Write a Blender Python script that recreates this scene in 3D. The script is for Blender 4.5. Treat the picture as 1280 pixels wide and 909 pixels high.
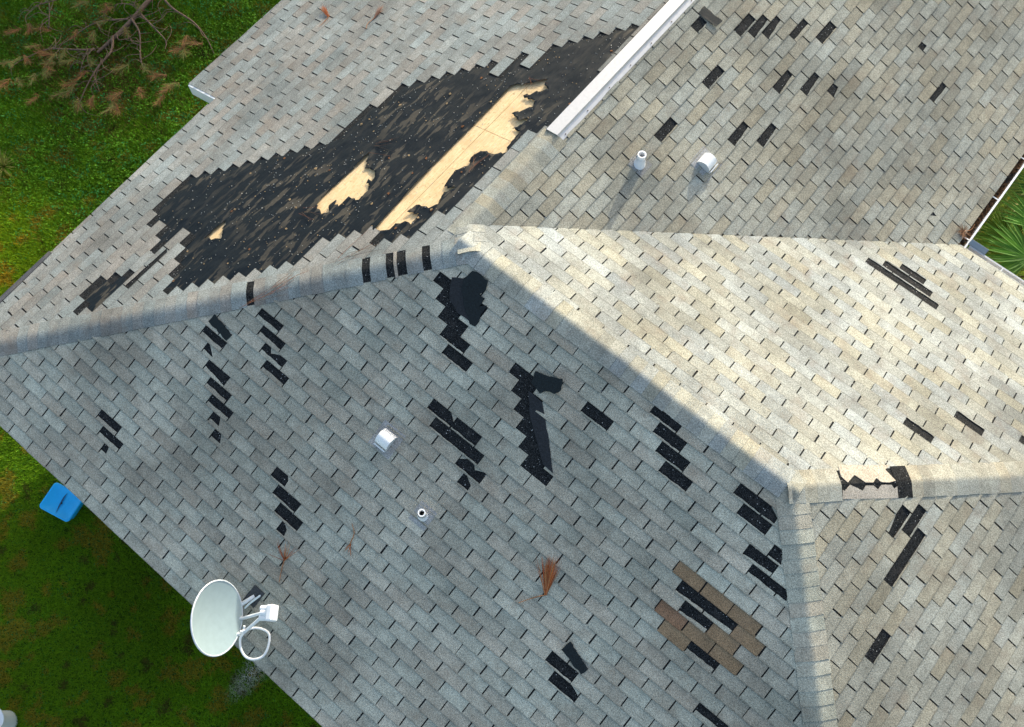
import bpy, math, random
import numpy as np
from mathutils import Vector, Matrix
from mathutils.geometry import delaunay_2d_cdt
from mathutils import noise as mnoise

for o in list(bpy.data.objects):
    bpy.data.objects.remove(o)
scene = bpy.context.scene
random.seed(7)
rng = np.random.default_rng(7)
G = 4.3                                   # height of the ridge above the lawn

# ------------------------------------------------------------------ camera
CAM = np.array([3.5282, -3.3002, 8.6837 + G])
RIGHT = np.array([0.77448, 0.63247, 0.01562])
DOWN = np.array([0.59845, -0.72388, -0.34308])
FWD = np.cross(RIGHT, DOWN)
cd = bpy.data.cameras.new('camera')
cam = bpy.data.objects.new('camera', cd)
scene.collection.objects.link(cam)
cd.sensor_width = 36.0
cd.lens = 1115.861 / 1280.0 * 36.0
cd.clip_start = 0.1
cd.clip_end = 600.0
RM = Matrix([[RIGHT[i], -DOWN[i], -FWD[i]] for i in range(3)]).to_4x4()
RM.translation = Vector(CAM)
cam.matrix_world = RM
scene.camera = cam

# ------------------------------------------------------------------ light
SUN_EL = math.radians(17.6)
SUN_DIR = Vector((-0.215, 0.977, 0.0)).normalized()       # towards the sun, in plan
world = bpy.data.worlds.new('World')
scene.world = world
world.use_nodes = True
wn = world.node_tree
bg = wn.nodes['Background']
sky = wn.nodes.new('ShaderNodeTexSky')
sky.sky_type = 'NISHITA'
sky.sun_disc = False
sky.sun_elevation = SUN_EL
sky.sun_rotation = math.atan2(SUN_DIR.x, SUN_DIR.y)
sky.air_density = 1.0
sky.dust_density = 2.2
sky.ozone_density = 0.0
wn.links.new(sky.outputs[0], bg.inputs[0])
bg.inputs[1].default_value = 0.15
sl = bpy.data.lights.new('sun', 'SUN')
sl.energy = 2.35
sl.angle = math.radians(0.6)
sl.color = (1.0, 0.965, 0.84)
so = bpy.data.objects.new('sun', sl)
scene.collection.objects.link(so)
sv = Vector((SUN_DIR.x * math.cos(SUN_EL), SUN_DIR.y * math.cos(SUN_EL), math.sin(SUN_EL)))
so.rotation_euler = sv.to_track_quat('Z', 'Y').to_euler()
so.location = (-10, 30, 20)
scene.view_settings.view_transform = 'Standard'
scene.view_settings.look = 'None'
scene.view_settings.gamma = 1.0
scene.view_settings.exposure = 1.16

# ------------------------------------------------------------------ helpers
COL = scene.collection

def link(name, me, parent=None, mat=None, loc=None):
    o = bpy.data.objects.new(name, me)
    COL.objects.link(o)
    if mat is not None and me is not None and len(me.materials) == 0:
        me.materials.append(mat)
    if loc is not None:
        o.location = loc
    if parent is not None:
        o.parent = parent
    return o

def tag(o, label=None, cat=None, group=None, kind=None):
    if label: o['label'] = label
    if cat: o['category'] = cat
    if group: o['group'] = group
    if kind: o['kind'] = kind
    return o

def empty(name, loc, label, cat, group=None):
    o = bpy.data.objects.new(name, None)
    COL.objects.link(o)
    o.location = loc
    o.empty_display_size = 0.2
    return tag(o, label, cat, group)

class MB:
    """collects geometry of ONE object"""
    def __init__(s): s.v = []; s.f = []; s.c = []; s.sm = []
    def add(s, verts, faces, col=(1, 1, 1), smooth=False):
        b = len(s.v)
        s.v.extend([tuple(p) for p in verts])
        s.c.extend(col if isinstance(col, list) else [col if len(col) == 4 else (*col, 0.0)] * len(verts))
        for f in faces:
            s.f.append(tuple(i + b for i in f)); s.sm.append(smooth)
    def mesh(s, name, org=(0, 0, 0)):
        me = bpy.data.meshes.new(name)
        if len(s.v):
            me.from_pydata([(a - org[0], b - org[1], c - org[2]) for a, b, c in s.v], [], s.f)
            at = me.attributes.new('tint', 'FLOAT_COLOR', 'POINT')
            at.data.foreach_set('color', np.array(s.c, dtype=np.float32).ravel())
            me.polygons.foreach_set('use_smooth', s.sm)
            me.update()
        return me
    def obj(s, name, mat, parent=None, org=None):
        if org is None and parent is not None:
            org = parent_org(parent)
        if org is None: org = (0, 0, 0)
        o = link(name, s.mesh(name, org), parent, mat)
        if parent is None: o.location = org
        return o

def parent_org(p):
    x = Vector((0, 0, 0))
    while p is not None:
        x = x + p.location; p = p.parent
    return x

def box(mb, c, sx, sy, sz, ax=None, col=(1, 1, 1)):
    ax = ax or (Vector((1, 0, 0)), Vector((0, 1, 0)), Vector((0, 0, 1)))
    c = Vector(c)
    vs = [c + ax[0] * (sx * i / 2) + ax[1] * (sy * j / 2) + ax[2] * (sz * k / 2) for k in (-1, 1) for j in (-1, 1) for i in (-1, 1)]
    mb.add(vs, [(0, 2, 3, 1), (4, 5, 7, 6), (0, 1, 5, 4), (2, 6, 7, 3), (0, 4, 6, 2), (1, 3, 7, 5)], col)

def catmull(pts, n=6):
    P = [Vector(p) for p in pts]
    if len(P) < 3: return P
    Q = [P[0] * 2 - P[1]] + P + [P[-1] * 2 - P[-2]]
    out = []
    for i in range(1, len(Q) - 2):
        for k in range(n):
            t = k / n
            a, b, c, d = Q[i - 1], Q[i], Q[i + 1], Q[i + 2]
            out.append(0.5 * ((2 * b) + (c - a) * t + (2 * a - 5 * b + 4 * c - d) * t * t + (3 * b - a - 3 * c + d) * t ** 3))
    out.append(P[-1])
    return out

def tube(mb, pts, r0, r1=None, seg=8, col=(1, 1, 1), caps=True):
    r1 = r0 if r1 is None else r1
    P = [Vector(p) for p in pts]
    n = len(P); rings = []
    up = Vector((0.13, 0.21, 0.97))
    for i in range(n):
        t = (P[min(i + 1, n - 1)] - P[max(i - 1, 0)]).normalized()
        a = t.cross(up)
        if a.length < 1e-3: a = t.cross(Vector((1, 0, 0)))
        a.normalize(); b = t.cross(a)
        r = r0 + (r1 - r0) * i / max(n - 1, 1)
        rings.append([P[i] + a * (r * math.cos(2 * math.pi * k / seg)) + b * (r * math.sin(2 * math.pi * k / seg)) for k in range(seg)])
    vs = [v for r in rings for v in r]
    fs = [(i * seg + k, i * seg + (k + 1) % seg, (i + 1) * seg + (k + 1) % seg, (i + 1) * seg + k) for i in range(n - 1) for k in range(seg)]
    mb.add(vs, fs, col, True)
    if caps:
        mb.add(rings[0], [tuple(range(seg))], col); mb.add(rings[-1], [tuple(range(seg))[::-1]], col)

def inpoly(pt, poly):
    x, y = pt; r = False; n = len(poly); j = n - 1
    for i in range(n):
        xi, yi = poly[i]; xj, yj = poly[j]
        if (yi > y) != (yj > y) and x < (xj - xi) * (y - yi) / (yj - yi) + xi: r = not r
        j = i
    return r

def clip(poly, conv):
    """clip poly by a convex polygon (any orientation)"""
    area = sum(conv[i][0] * conv[(i + 1) % len(conv)][1] - conv[(i + 1) % len(conv)][0] * conv[i][1] for i in range(len(conv)))
    sg = 1 if area > 0 else -1
    out = list(poly)
    for i in range(len(conv)):
        a = conv[i]; b = conv[(i + 1) % len(conv)]
        def side(p): return sg * ((b[0] - a[0]) * (p[1] - a[1]) - (b[1] - a[1]) * (p[0] - a[0]))
        src, out = out, []
        for k in range(len(src)):
            p = src[k]; q = src[(k + 1) % len(src)]
            sp, sq = side(p), side(q)
            if sp >= 0: out.append(p)
            if (sp >= 0) != (sq >= 0):
                t = sp / (sp - sq)
                out.append((p[0] + (q[0] - p[0]) * t, p[1] + (q[1] - p[1]) * t))
        if len(out) < 3: return []
    return out

def parea(p): return abs(sum(p[i][0] * p[(i + 1) % len(p)][1] - p[(i + 1) % len(p)][0] * p[i][1] for i in range(len(p)))) / 2

def inset(poly, d):
    """push every edge of a convex polygon inward; d = list per edge (edge i -> i+1)"""
    area = sum(poly[i][0] * poly[(i + 1) % len(poly)][1] - poly[(i + 1) % len(poly)][0] * poly[i][1] for i in range(len(poly)))
    sg = 1 if area > 0 else -1
    big = [(-99, -99), (99, -99), (99, 99), (-99, 99)]
    out = big
    for i in range(len(poly)):
        a = Vector(poly[i]); b = Vector(poly[(i + 1) % len(poly)])
        t = (b - a).normalized(); n = Vector((-t.y, t.x)) * sg
        a2 = a + n * d[i]
        q = [a2 - t * 500, a2 + t * 500, a2 + t * 500 + n * 1000, a2 - t * 500 + n * 1000]
        out = clip(out, [tuple(x) for x in q])
    return out

def cdt(loops, keep):
    """triangulate loops together; keep triangles whose centre satisfies keep()"""
    vs = []; es = []
    for lp in loops:
        b = len(vs); vs += [Vector(p) for p in lp]
        es += [(b + i, b + (i + 1) % len(lp)) for i in range(len(lp))]
    V, E_, F_, *_ = delaunay_2d_cdt(vs, es, [], 0, 1e-5)
    tr = [f for f in F_ if keep((sum(V[i].x for i in f) / len(f), sum(V[i].y for i in f) / len(f)))]
    return [(v.x, v.y) for v in V], tr

# ------------------------------------------------------------------ materials
def newmat(name, rough=0.8, spec=0.3):
    m = bpy.data.materials.new(name); m.use_nodes = True
    nt = m.node_tree; b = nt.nodes['Principled BSDF']
    b.inputs['Roughness'].default_value = rough
    b.inputs['Specular IOR Level'].default_value = spec
    return m, nt, b

def N(nt, kind, **kw):
    n = nt.nodes.new(kind)
    for k, v in kw.items():
        if hasattr(n, k): setattr(n, k, v)
        else: n.inputs[k].default_value = v
    return n

def pos(nt, scale=None, rot=None):
    g = nt.nodes.new('ShaderNodeNewGeometry')
    if scale is None: return g.outputs['Position']
    mp = nt.nodes.new('ShaderNodeMapping')
    mp.inputs['Scale'].default_value = scale
    if rot: mp.inputs['Rotation'].default_value = rot
    nt.links.new(g.outputs['Position'], mp.inputs['Vector'])
    return mp.outputs[0]

def noise(nt, vec, scale, detail=3, rough=0.55, lo=0.0, hi=1.0, a=0.3, b=0.7):
    n = N(nt, 'ShaderNodeTexNoise'); n.inputs['Scale'].default_value = scale
    n.inputs['Detail'].default_value = detail; n.inputs['Roughness'].default_value = rough
    nt.links.new(vec, n.inputs['Vector'])
    r = N(nt, 'ShaderNodeMapRange')
    r.inputs[1].default_value = a; r.inputs[2].default_value = b; r.inputs[3].default_value = lo; r.inputs[4].default_value = hi
    nt.links.new(n.outputs['Fac'], r.inputs[0])
    return r.outputs[0]

def mixc(nt, fac, a, b, mode='MIX'):
    m = N(nt, 'ShaderNodeMix', data_type='RGBA', blend_type=mode)
    for sock, v in ((m.inputs[0], fac), (m.inputs[6], a), (m.inputs[7], b)):
        if isinstance(v, bpy.types.NodeSocket): nt.links.new(v, sock)
        elif isinstance(v, (int, float)): sock.default_value = v
        else: sock.default_value = (*v, 1) if len(v) == 3 else v
    return m.outputs[2]

def scalec(nt, col, val):
    m = N(nt, 'ShaderNodeVectorMath', operation='SCALE')
    nt.links.new(col, m.inputs[0]); nt.links.new(val, m.inputs['Scale'])
    return m.outputs[0]

def tint(nt):
    a = N(nt, 'ShaderNodeAttribute'); a.attribute_name = 'tint'
    return a.outputs['Color']

def bump(nt, b, h, strength, dist):
    n = N(nt, 'ShaderNodeBump'); n.inputs['Strength'].default_value = strength; n.inputs['Distance'].default_value = dist
    nt.links.new(h, n.inputs['Height']); nt.links.new(n.outputs[0], b.inputs['Normal'])

def m_shingle():
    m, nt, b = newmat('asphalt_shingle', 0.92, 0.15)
    p = pos(nt)
    gr = noise(nt, p, 85, 2, 0.7, 0.52, 1.48, 0.28, 0.72)
    g2 = noise(nt, p, 190, 1, 0.5, 0.70, 1.30, 0.3, 0.7)
    bl = noise(nt, p, 7, 3, 0.6, 0.86, 1.12, 0.3, 0.7)
    st = noise(nt, p, 0.75, 4, 0.62, 0.70, 1.06, 0.33, 0.56)
    c = scalec(nt, tint(nt), gr); c = scalec(nt, c, g2); c = scalec(nt, c, bl); c = scalec(nt, c, st)
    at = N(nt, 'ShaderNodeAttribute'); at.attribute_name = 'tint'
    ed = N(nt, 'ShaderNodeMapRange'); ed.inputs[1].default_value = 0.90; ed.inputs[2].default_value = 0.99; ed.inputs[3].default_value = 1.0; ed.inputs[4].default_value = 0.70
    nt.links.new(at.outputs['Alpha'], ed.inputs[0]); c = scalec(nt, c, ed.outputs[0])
    br = noise(nt, pos(nt, (1, 1, 1)), 3.1, 4, 0.65, 0.0, 0.34, 0.52, 0.72)
    c = mixc(nt, br, c, (0.23, 0.17, 0.12), 'MIX')
    nt.links.new(c, b.inputs['Base Color'])
    bump(nt, b, gr, 0.5, 0.003)
    return m

def m_mat():
    m, nt, b = newmat('black_asphalt_mat', 0.85, 0.12)
    p = pos(nt)
    f = noise(nt, p, 110, 2, 0.75, 0.0, 1.0, 0.47, 0.70)
    c = mixc(nt, f, (0.004, 0.005, 0.006), (0.065, 0.070, 0.073))
    w = noise(nt, p, 70, 0, 0.5, 0.0, 1.0, 0.79, 0.83)
    c = mixc(nt, w, c, (0.5, 0.5, 0.48))
    d = noise(nt, p, 9, 3, 0.6, 0.0, 0.5, 0.55, 0.75)
    c = mixc(nt, d, c, (0.055, 0.052, 0.05))
    nt.links.new(c, b.inputs['Base Color'])
    bump(nt, b, f, 0.6, 0.004)
    return m

def m_felt():
    m, nt, b = newmat('tar_felt', 0.6, 0.14)
    p = pos(nt, (1.5, 0.36, 1.5), (0, 0, math.radians(-10)))
    w = N(nt, 'ShaderNodeTexNoise'); w.inputs['Scale'].default_value = 3; nt.links.new(p, w.inputs['Vector'])
    a = N(nt, 'ShaderNodeVectorMath', operation='MULTIPLY_ADD')
    nt.links.new(w.outputs['Color'], a.inputs[0]); a.inputs[1].default_value = (0.25, 0.25, 0.25); nt.links.new(p, a.inputs[2])
    f = noise(nt, a.outputs[0], 8.5, 2, 0.55, 0.0, 0.9, 0.545, 0.575)
    big = noise(nt, pos(nt), 0.9, 2, 0.5, 0.15, 1.0, 0.38, 0.56)
    mm = N(nt, 'ShaderNodeMath', operation='MULTIPLY'); nt.links.new(f, mm.inputs[0]); nt.links.new(big, mm.inputs[1])
    fine = noise(nt, pos(nt), 60, 2, 0.6, 0.8, 1.2)
    c = mixc(nt, mm.outputs[0], (0.0065, 0.0115, 0.0165), (0.066, 0.060, 0.049))
    c = scalec(nt, c, fine)
    nt.links.new(c, b.inputs['Base Color'])
    bump(nt, b, noise(nt, p, 16, 3, 0.5), 0.35, 0.01)
    return m

def m_ply():
    m, nt, b = newmat('plywood', 0.7, 0.3)
    p = pos(nt, (6, 1, 6))
    f = noise(nt, p, 9, 5, 0.7, 0.0, 1.0, 0.36, 0.64)
    c = mixc(nt, f, (0.66, 0.46, 0.23), (0.80, 0.62, 0.37))
    k = noise(nt, pos(nt), 30, 4, 0.7, 0.0, 0.8, 0.57, 0.70)
    c = mixc(nt, k, c, (0.33, 0.20, 0.09))
    k2 = noise(nt, pos(nt), 2.6, 4, 0.6, 0.0, 0.45, 0.48, 0.68)
    c = mixc(nt, k2, c, (0.50, 0.33, 0.16))
    nt.links.new(c, b.inputs['Base Color'])
    bump(nt, b, f, 0.2, 0.003)
    return m

def m_tint(name, rough=0.6, spec=0.4, var=0.12, scale=20, metal=0.0, bmp=0.0):
    m, nt, b = newmat(name, rough, spec)
    c = scalec(nt, tint(nt), noise(nt, pos(nt), scale, 4, 0.6, 1 - var, 1 + var))
    nt.links.new(c, b.inputs['Base Color'])
    b.inputs['Metallic'].default_value = metal
    if bmp: bump(nt, b, noise(nt, pos(nt), scale * 2, 3), bmp, 0.004)
    return m

def m_leaf(name, trans=0.35, spec=0.3):
    m, nt, b = newmat(name, 0.65, spec)
    t = tint(nt)
    nt.links.new(t, b.inputs['Base Color'])
    tr = N(nt, 'ShaderNodeBsdfTranslucent'); nt.links.new(t, tr.inputs['Color'])
    mx = N(nt, 'ShaderNodeMixShader'); mx.inputs[0].default_value = trans
    nt.links.new(b.outputs[0], mx.inputs[1]); nt.links.new(tr.outputs[0], mx.inputs[2])
    nt.links.new(mx.outputs[0], nt.nodes['Material Output'].inputs['Surface'])
    return m

def m_ground():
    m, nt, b = newmat('lawn_soil', 0.95, 0.1)
    p = pos(nt)
    a = noise(nt, p, 2.2, 5, 0.65)
    c = mixc(nt, a, (0.040, 0.066, 0.006), (0.070, 0.125, 0.008))
    k = noise(nt, p, 5.0, 4, 0.6, 0.0, 0.8, 0.55, 0.75)
    c = mixc(nt, k, c, (0.045, 0.032, 0.016))
    f = noise(nt, p, 55, 3, 0.7, 0.45, 1.5)
    c = scalec(nt, c, f)
    nt.links.new(c, b.inputs['Base Color'])
    bump(nt, b, f, 0.8, 0.03)
    return m

M_SH = m_shingle(); M_MAT = m_mat(); M_FELT = m_felt(); M_PLY = m_ply()
M_WHITE = m_tint('white_paint', 0.45, 0.5, 0.05, 12)
M_METAL = m_tint('galvanised_sheet', 0.38, 0.5, 0.06, 25, 0.35)
M_PLASTIC = m_tint('plastic', 0.35, 0.5, 0.05, 10)
M_GRASS = m_leaf('grass_blades', 0.3, 0.1); M_LEAF = m_leaf('leaves', 0.35); M_NEEDLE = m_leaf('dry_needles', 0.15)
M_BARK = m_tint('bark', 0.9, 0.2, 0.35, 25, 0, 0.6)
M_STUCCO = m_tint('stucco', 0.9, 0.2, 0.08, 60, 0, 0.5)
M_DEBRIS = m_tint('debris', 0.85, 0.2, 0.3, 60, 0, 0.5)
M_BACK = m_tint('shingle_back', 0.6, 0.22, 0.45, 55, 0, 0.5)
M_GROUND = m_ground()

# ------------------------------------------------------------------ roof data
T = 1 / 3.0; EX = 0.140707
TH = 0.341275; C_, S_, TN = math.cos(TH), math.sin(TH), math.tan(TH)
L = 4.5821; X1 = 0.2140; H1 = -0.0825
KX = X1 - H1 / TN; QY = -H1 / TN
LAT={'A':(0.4567,0.3853,-0.4227),'B':(0.1289,0.9458,0.4246),'C':(0.3141,0.645,-0.4257),'D':(0.8712,-0.2928,0.404),'E':(0.5172,0.0209,0.4151)}
HOLES={'A':[[(-1.947,3.221),(-2.008,3.15),(-2.614,3.15),(-2.614,3.238)]],'B':[[(-1.551,2.525),(-1.551,2.609),(-1.217,2.616),(-1.217,2.525)],[(-1.409,2.666),(-1.409,2.75),(-1.251,2.761)],[(-1.268,2.807),(-1.268,2.888),(-0.934,2.947),(-0.934,2.807)],[(-1.126,2.947),(-1.126,3.029),(-0.793,3.04),(-0.793,2.947),(-0.913,2.947),(-0.942,2.947)],[(-0.985,3.088),(-0.985,3.179),(-0.651,3.177),(-0.651,3.088),(-0.866,3.088),(-0.911,3.088)],[(-0.843,3.229),(-0.843,3.317),(-0.692,3.321),(-0.757,3.229)],[(-0.702,3.369),(-0.702,3.46),(-0.558,3.461),(-0.632,3.369)],[(-1.117,1.962),(-1.117,2.049),(-0.784,2.049),(-0.784,1.962),(-0.929,1.962),(-0.975,1.962)],[(-0.975,2.103),(-0.975,2.185),(-0.642,2.195),(-0.642,2.103)],[(-0.834,2.244),(-0.834,2.329),(-0.501,2.338),(-0.501,2.244),(-0.562,2.244),(-0.705,2.298),(-0.769,2.244)],[(-0.692,2.384),(-0.692,2.472),(-0.359,2.478),(-0.359,2.384)],[(-1.309,2.103),(-1.309,2.181),(-1.309,2.195),(-1.309,2.103)],[(-1.994,4.073),(-1.994,4.165),(-1.66,4.163),(-1.66,4.073)],[(-1.852,4.214),(-1.852,4.297),(-1.519,4.295),(-1.519,4.214),(-1.765,4.214)],[(-1.711,4.354),(-1.711,4.443),(-1.618,4.44),(-1.653,4.354)],[(0.157,3.229),(0.157,3.369),(0.363,3.369),(0.358,3.278),(0.302,3.229)],[(0.298,3.369),(0.298,3.51),(0.632,3.51),(0.632,3.369)],[(0.44,3.51),(0.44,3.651),(0.773,3.651),(0.773,3.51)],[(0.582,3.651),(0.582,3.791),(0.701,3.791),(0.678,3.697)],[(0.751,0.837),(0.751,0.977),(1.084,0.977),(1.084,0.837)],[(0.892,0.977),(0.892,1.118),(1.226,1.118),(1.226,0.977)],[(1.125,1.54),(1.125,1.681),(1.792,1.681),(1.792,1.54),(1.574,1.54),(1.458,1.54),(1.458,1.613),(1.342,1.54),(1.294,1.54)],[(1.267,1.681),(1.267,1.822),(1.933,1.822),(1.933,1.681),(1.6,1.681),(1.6,1.681)],[(1.741,1.876),(1.741,1.962),(2.075,1.962),(2.075,1.822),(1.951,1.865),(1.893,1.822),(1.842,1.822)],[(1.883,1.962),(1.883,2.103),(2.025,2.103),(2.017,2.021)],[(2.468,0.555),(2.468,0.696),(2.801,0.696),(2.801,0.555)],[(3.732,2.807),(3.732,2.947),(4.066,2.947),(4.066,2.807)],[(3.874,2.947),(3.874,3.088),(4.207,3.088),(4.207,2.999),(4.035,2.947),(3.98,2.947)],[(3.043,0.133),(3.043,0.274),(3.376,0.274),(3.376,0.133)],[(3.185,0.274),(3.185,0.414),(3.518,0.414),(3.518,0.274)],[(3.326,0.414),(3.326,0.555),(3.659,0.555),(3.659,0.414),(3.558,0.414),(3.527,0.414)],[(3.468,0.555),(3.468,0.696),(3.801,0.696),(3.801,0.555)],[(4.185,0.274),(4.185,0.414),(4.669,0.414),(4.663,0.332),(4.518,0.274),(4.345,0.274)],[(4.326,0.414),(4.326,0.555),(4.659,0.555),(4.659,0.414)],[(4.609,0.696),(4.609,0.837),(4.942,0.791),(4.942,0.696)],[(4.751,0.837),(4.751,0.926),(5.206,0.927),(5.149,0.837)],[(4.801,0.555),(4.801,0.696),(4.961,0.696),(4.871,0.555)],[(4.317,1.399),(4.317,1.54),(4.984,1.489),(4.984,1.399),(4.65,1.399),(4.65,1.399)],[(4.458,1.54),(4.458,1.681),(4.792,1.631),(4.792,1.54)],[(4.741,1.822),(4.741,1.904),(5.075,1.902),(5.075,1.822)],[(5.166,2.244),(5.166,2.327),(5.499,2.323),(5.499,2.244)]],'C':[[(3.891,3.749),(3.891,3.608),(4.224,3.608),(4.557,3.608),(4.891,3.608),(4.891,3.749),(4.557,3.749)],[(4.082,3.89),(4.082,3.749),(4.749,3.749),(4.749,3.89)],[(4.274,4.031),(4.274,3.89),(4.607,3.89),(4.607,4.031)],[(5.211,1.779),(5.211,1.639),(5.544,1.639),(5.544,1.779)],[(5.643,2.342),(5.643,2.201),(5.976,2.201),(5.976,2.342)],[(6.359,2.623),(6.359,2.483),(6.467,2.483),(6.461,2.623)]],'D':[[(0.701,1.084),(0.701,1.225),(0.368,1.225),(0.368,1.131)],[(0.836,1.225),(0.836,1.366),(0.502,1.366),(0.502,1.225)],[(0.637,1.366),(0.637,1.507),(-0.03,1.507),(-0.03,1.366)],[(-0.427,1.647),(-0.427,1.788),(-0.76,1.788),(-0.76,1.647)]],'E':[[(4.864,0.706),(4.864,0.847),(4.531,0.847),(4.531,0.706)],[(5.003,0.847),(5.003,0.941),(4.669,0.988),(4.669,0.847)],[(5.141,0.988),(5.141,1.068),(4.808,1.129),(4.808,0.988)],[(5.418,1.269),(5.418,1.364),(5.084,1.362),(5.084,1.269)],[(5.695,1.551),(5.695,1.691),(5.361,1.691),(5.361,1.551)],[(4.313,0.284),(4.316,0.425),(4.116,0.425),(4.116,0.284)],[(4.003,0.847),(4.003,0.988),(3.669,0.988),(3.669,0.847)],[(4.695,1.551),(4.695,1.641),(4.361,1.691),(4.361,1.551)],[(4.971,1.832),(4.971,1.92),(4.638,1.973),(4.638,1.832)],[(5.063,2.114),(5.076,2.196),(4.915,2.254),(4.915,2.114)],[(6.565,2.676),(6.576,2.765),(6.468,2.769),(6.468,2.676)],[(6.355,3.239),(6.355,3.324),(6.022,3.325),(6.022,3.239)],[(3.695,1.551),(3.695,1.644),(3.361,1.691),(3.361,1.551)],[(3.971,1.832),(3.971,1.928),(3.638,1.973),(3.638,1.832)],[(4.815,4.224),(4.796,4.299),(4.721,4.224)],[(3.003,0.847),(3.003,0.988),(2.669,0.988),(2.669,0.847)]]}
BULK={'A':[[(-2.671,3.659),(-2.674,3.538),(-2.536,3.529),(-2.531,3.373),(-2.387,3.372),(-2.389,3.272),(-2.489,3.257),(-2.564,3.244),(-3.046,3.274),(-3.118,3.428),(-3.185,3.424),(-3.187,3.505),(-3.001,3.508),(-2.995,3.652)],[(-1.639,3.935),(-0.984,3.961),(-0.838,3.817),(-0.692,3.674),(-0.554,3.539),(-0.406,3.388),(-0.265,3.246),(-0.128,3.097),(0.01,2.956),(0.152,2.82),(0.296,2.672),(0.449,2.535),(1.082,2.539),(1.132,2.378),(1.552,2.412),(1.704,2.262),(1.843,2.137),(1.976,1.984),(2.118,1.844),(2.255,1.711),(2.385,1.571),(2.387,1.465),(2.201,1.432),(2.199,1.286),(2.652,1.305),(2.668,1.188),(2.475,1.154),(2.493,1.021),(2.954,1.02),(3.096,0.882),(3.228,0.733),(3.366,0.588),(3.496,0.451),(3.647,0.319),(3.657,0.169),(1.811,0.078),(1.646,0.288),(1.34,0.316),(0.994,0.294),(0.673,0.302),(0.334,0.274),(0.204,0.323),(-0.009,0.467),(-0.246,0.544),(-0.393,0.587),(-0.536,0.716),(-0.542,0.818),(-0.383,0.83),(-0.48,0.989),(-0.614,1.115),(-0.96,1.469),(-1.225,1.42),(-1.233,1.514),(-1.464,1.656),(-1.892,2.084),(-2.359,2.658),(-2.48,2.787),(-1.933,2.793),(-1.948,2.94),(-1.68,3.015),(-1.578,3.222),(-2.05,3.375),(-2.062,3.473),(-1.869,3.516),(-1.693,3.536),(-1.825,3.803),(-1.649,3.806)]],'B':[[(0.335,0.406),(0.328,0.519),(0.467,0.526),(0.464,0.654),(0.604,0.663),(0.612,0.806),(0.948,0.803),(0.945,0.668),(0.908,0.633),(0.95,0.496),(0.82,0.377),(0.647,0.324),(0.459,0.371)],[(1.616,0.687),(1.615,0.806),(1.857,0.797),(1.829,0.689)],[(1.75,0.824),(1.751,0.947),(1.916,0.936),(1.897,1.091),(2.054,1.079),(2.034,1.225),(2.195,1.219),(2.176,1.374),(2.333,1.37),(2.321,1.509),(2.66,1.511),(2.663,1.401),(2.515,1.238),(2.385,1.125),(2.243,0.998),(2.09,0.857),(1.892,0.814)]],'C':[],'D':[],'E':[]}
BROWN=[[(4.191,1.247),(4.203,1.373),(4.528,1.364),(4.894,1.353),(5.201,1.363),(5.193,1.26)],[(5.007,1.38),(5.006,1.503),(5.144,1.533),(5.337,1.485),(5.326,1.378)],[(4.81,1.521),(4.816,1.639),(5.155,1.641),(5.144,1.533)],[(4.298,1.674),(4.302,1.775),(4.647,1.758),(4.888,1.75),(4.992,1.748),(5.289,1.775),(5.288,1.666),(4.943,1.667),(4.643,1.674)],[(4.442,1.819),(4.444,1.916),(4.773,1.91),(4.779,1.793)]]
PLY=[[(-0.397,0.968),(0.151,1.001),(0.754,1.019),(1.46,1.014),(2.149,1.023),(2.182,0.99),(2.278,0.854),(2.43,0.666),(2.343,0.637),(2.307,0.537),(2.214,0.629),(2.086,0.763),(2.077,0.571),(1.997,0.532),(1.779,0.687),(1.738,0.567),(1.784,0.437),(1.693,0.454),(1.596,0.53),(1.596,0.403),(1.335,0.388),(1.298,0.315),(1.18,0.45),(1.159,0.523),(1.127,0.62),(1.001,0.665),(0.898,0.603),(0.762,0.701),(0.592,0.671),(0.502,0.651),(0.57,0.492),(0.447,0.599),(0.27,0.529),(0.17,0.593),(0.135,0.753),(0.002,0.786),(0.06,0.648),(-0.037,0.618),(-0.113,0.609),(-0.112,0.706),(-0.194,0.789),(-0.292,0.79),(-0.373,0.908)],[(-0.385,1.952),(0.442,1.92),(0.477,1.919),(0.242,1.786),(0.279,1.645),(0.205,1.551),(0.136,1.551),(0.143,1.61),(0.007,1.47),(-0.152,1.48),(-0.18,1.628),(-0.354,1.639),(-0.291,1.743),(-0.404,1.765),(-0.477,1.668),(-0.548,1.741),(-0.473,1.889)],[(-1.234,2.837),(-1.596,2.866),(-1.474,2.646)]]
FELTB=[[(0.468,0.382),(0.585,0.316),(0.796,0.394),(0.938,0.647),(0.757,0.655),(0.683,0.62),(0.596,0.594),(0.512,0.475)],[(1.894,0.845),(2.09,0.857),(2.243,0.998),(2.385,1.125),(2.633,1.371),(2.493,1.364),(2.31,1.226),(2.081,1.058)]]
FLAPS=[('B',[(-1.55,2.472),(-1.537,2.356),(-1.217,2.418),(-1.232,2.513)]),('B',[(0.585,0.316),(0.619,0.193),(0.697,0.172),(0.827,0.177),(0.867,0.272),(0.835,0.349),(0.915,0.352),(0.913,0.46),(0.981,0.393),(0.979,0.51),(1.014,0.59),(1.01,0.656),(0.945,0.668),(0.802,0.568),(0.638,0.42)]),('B',[(1.862,0.761),(1.83,0.634),(1.985,0.592),(2.118,0.524),(2.177,0.63),(2.139,0.708),(2.052,0.736),(2.012,0.798)]),('B',[(3.79,2.735),(3.812,2.607),(4.12,2.712),(4.094,2.803)]),('E',[(4.452,0.243),(4.468,0.532),(4.347,0.521),(4.318,0.244)])]
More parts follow.
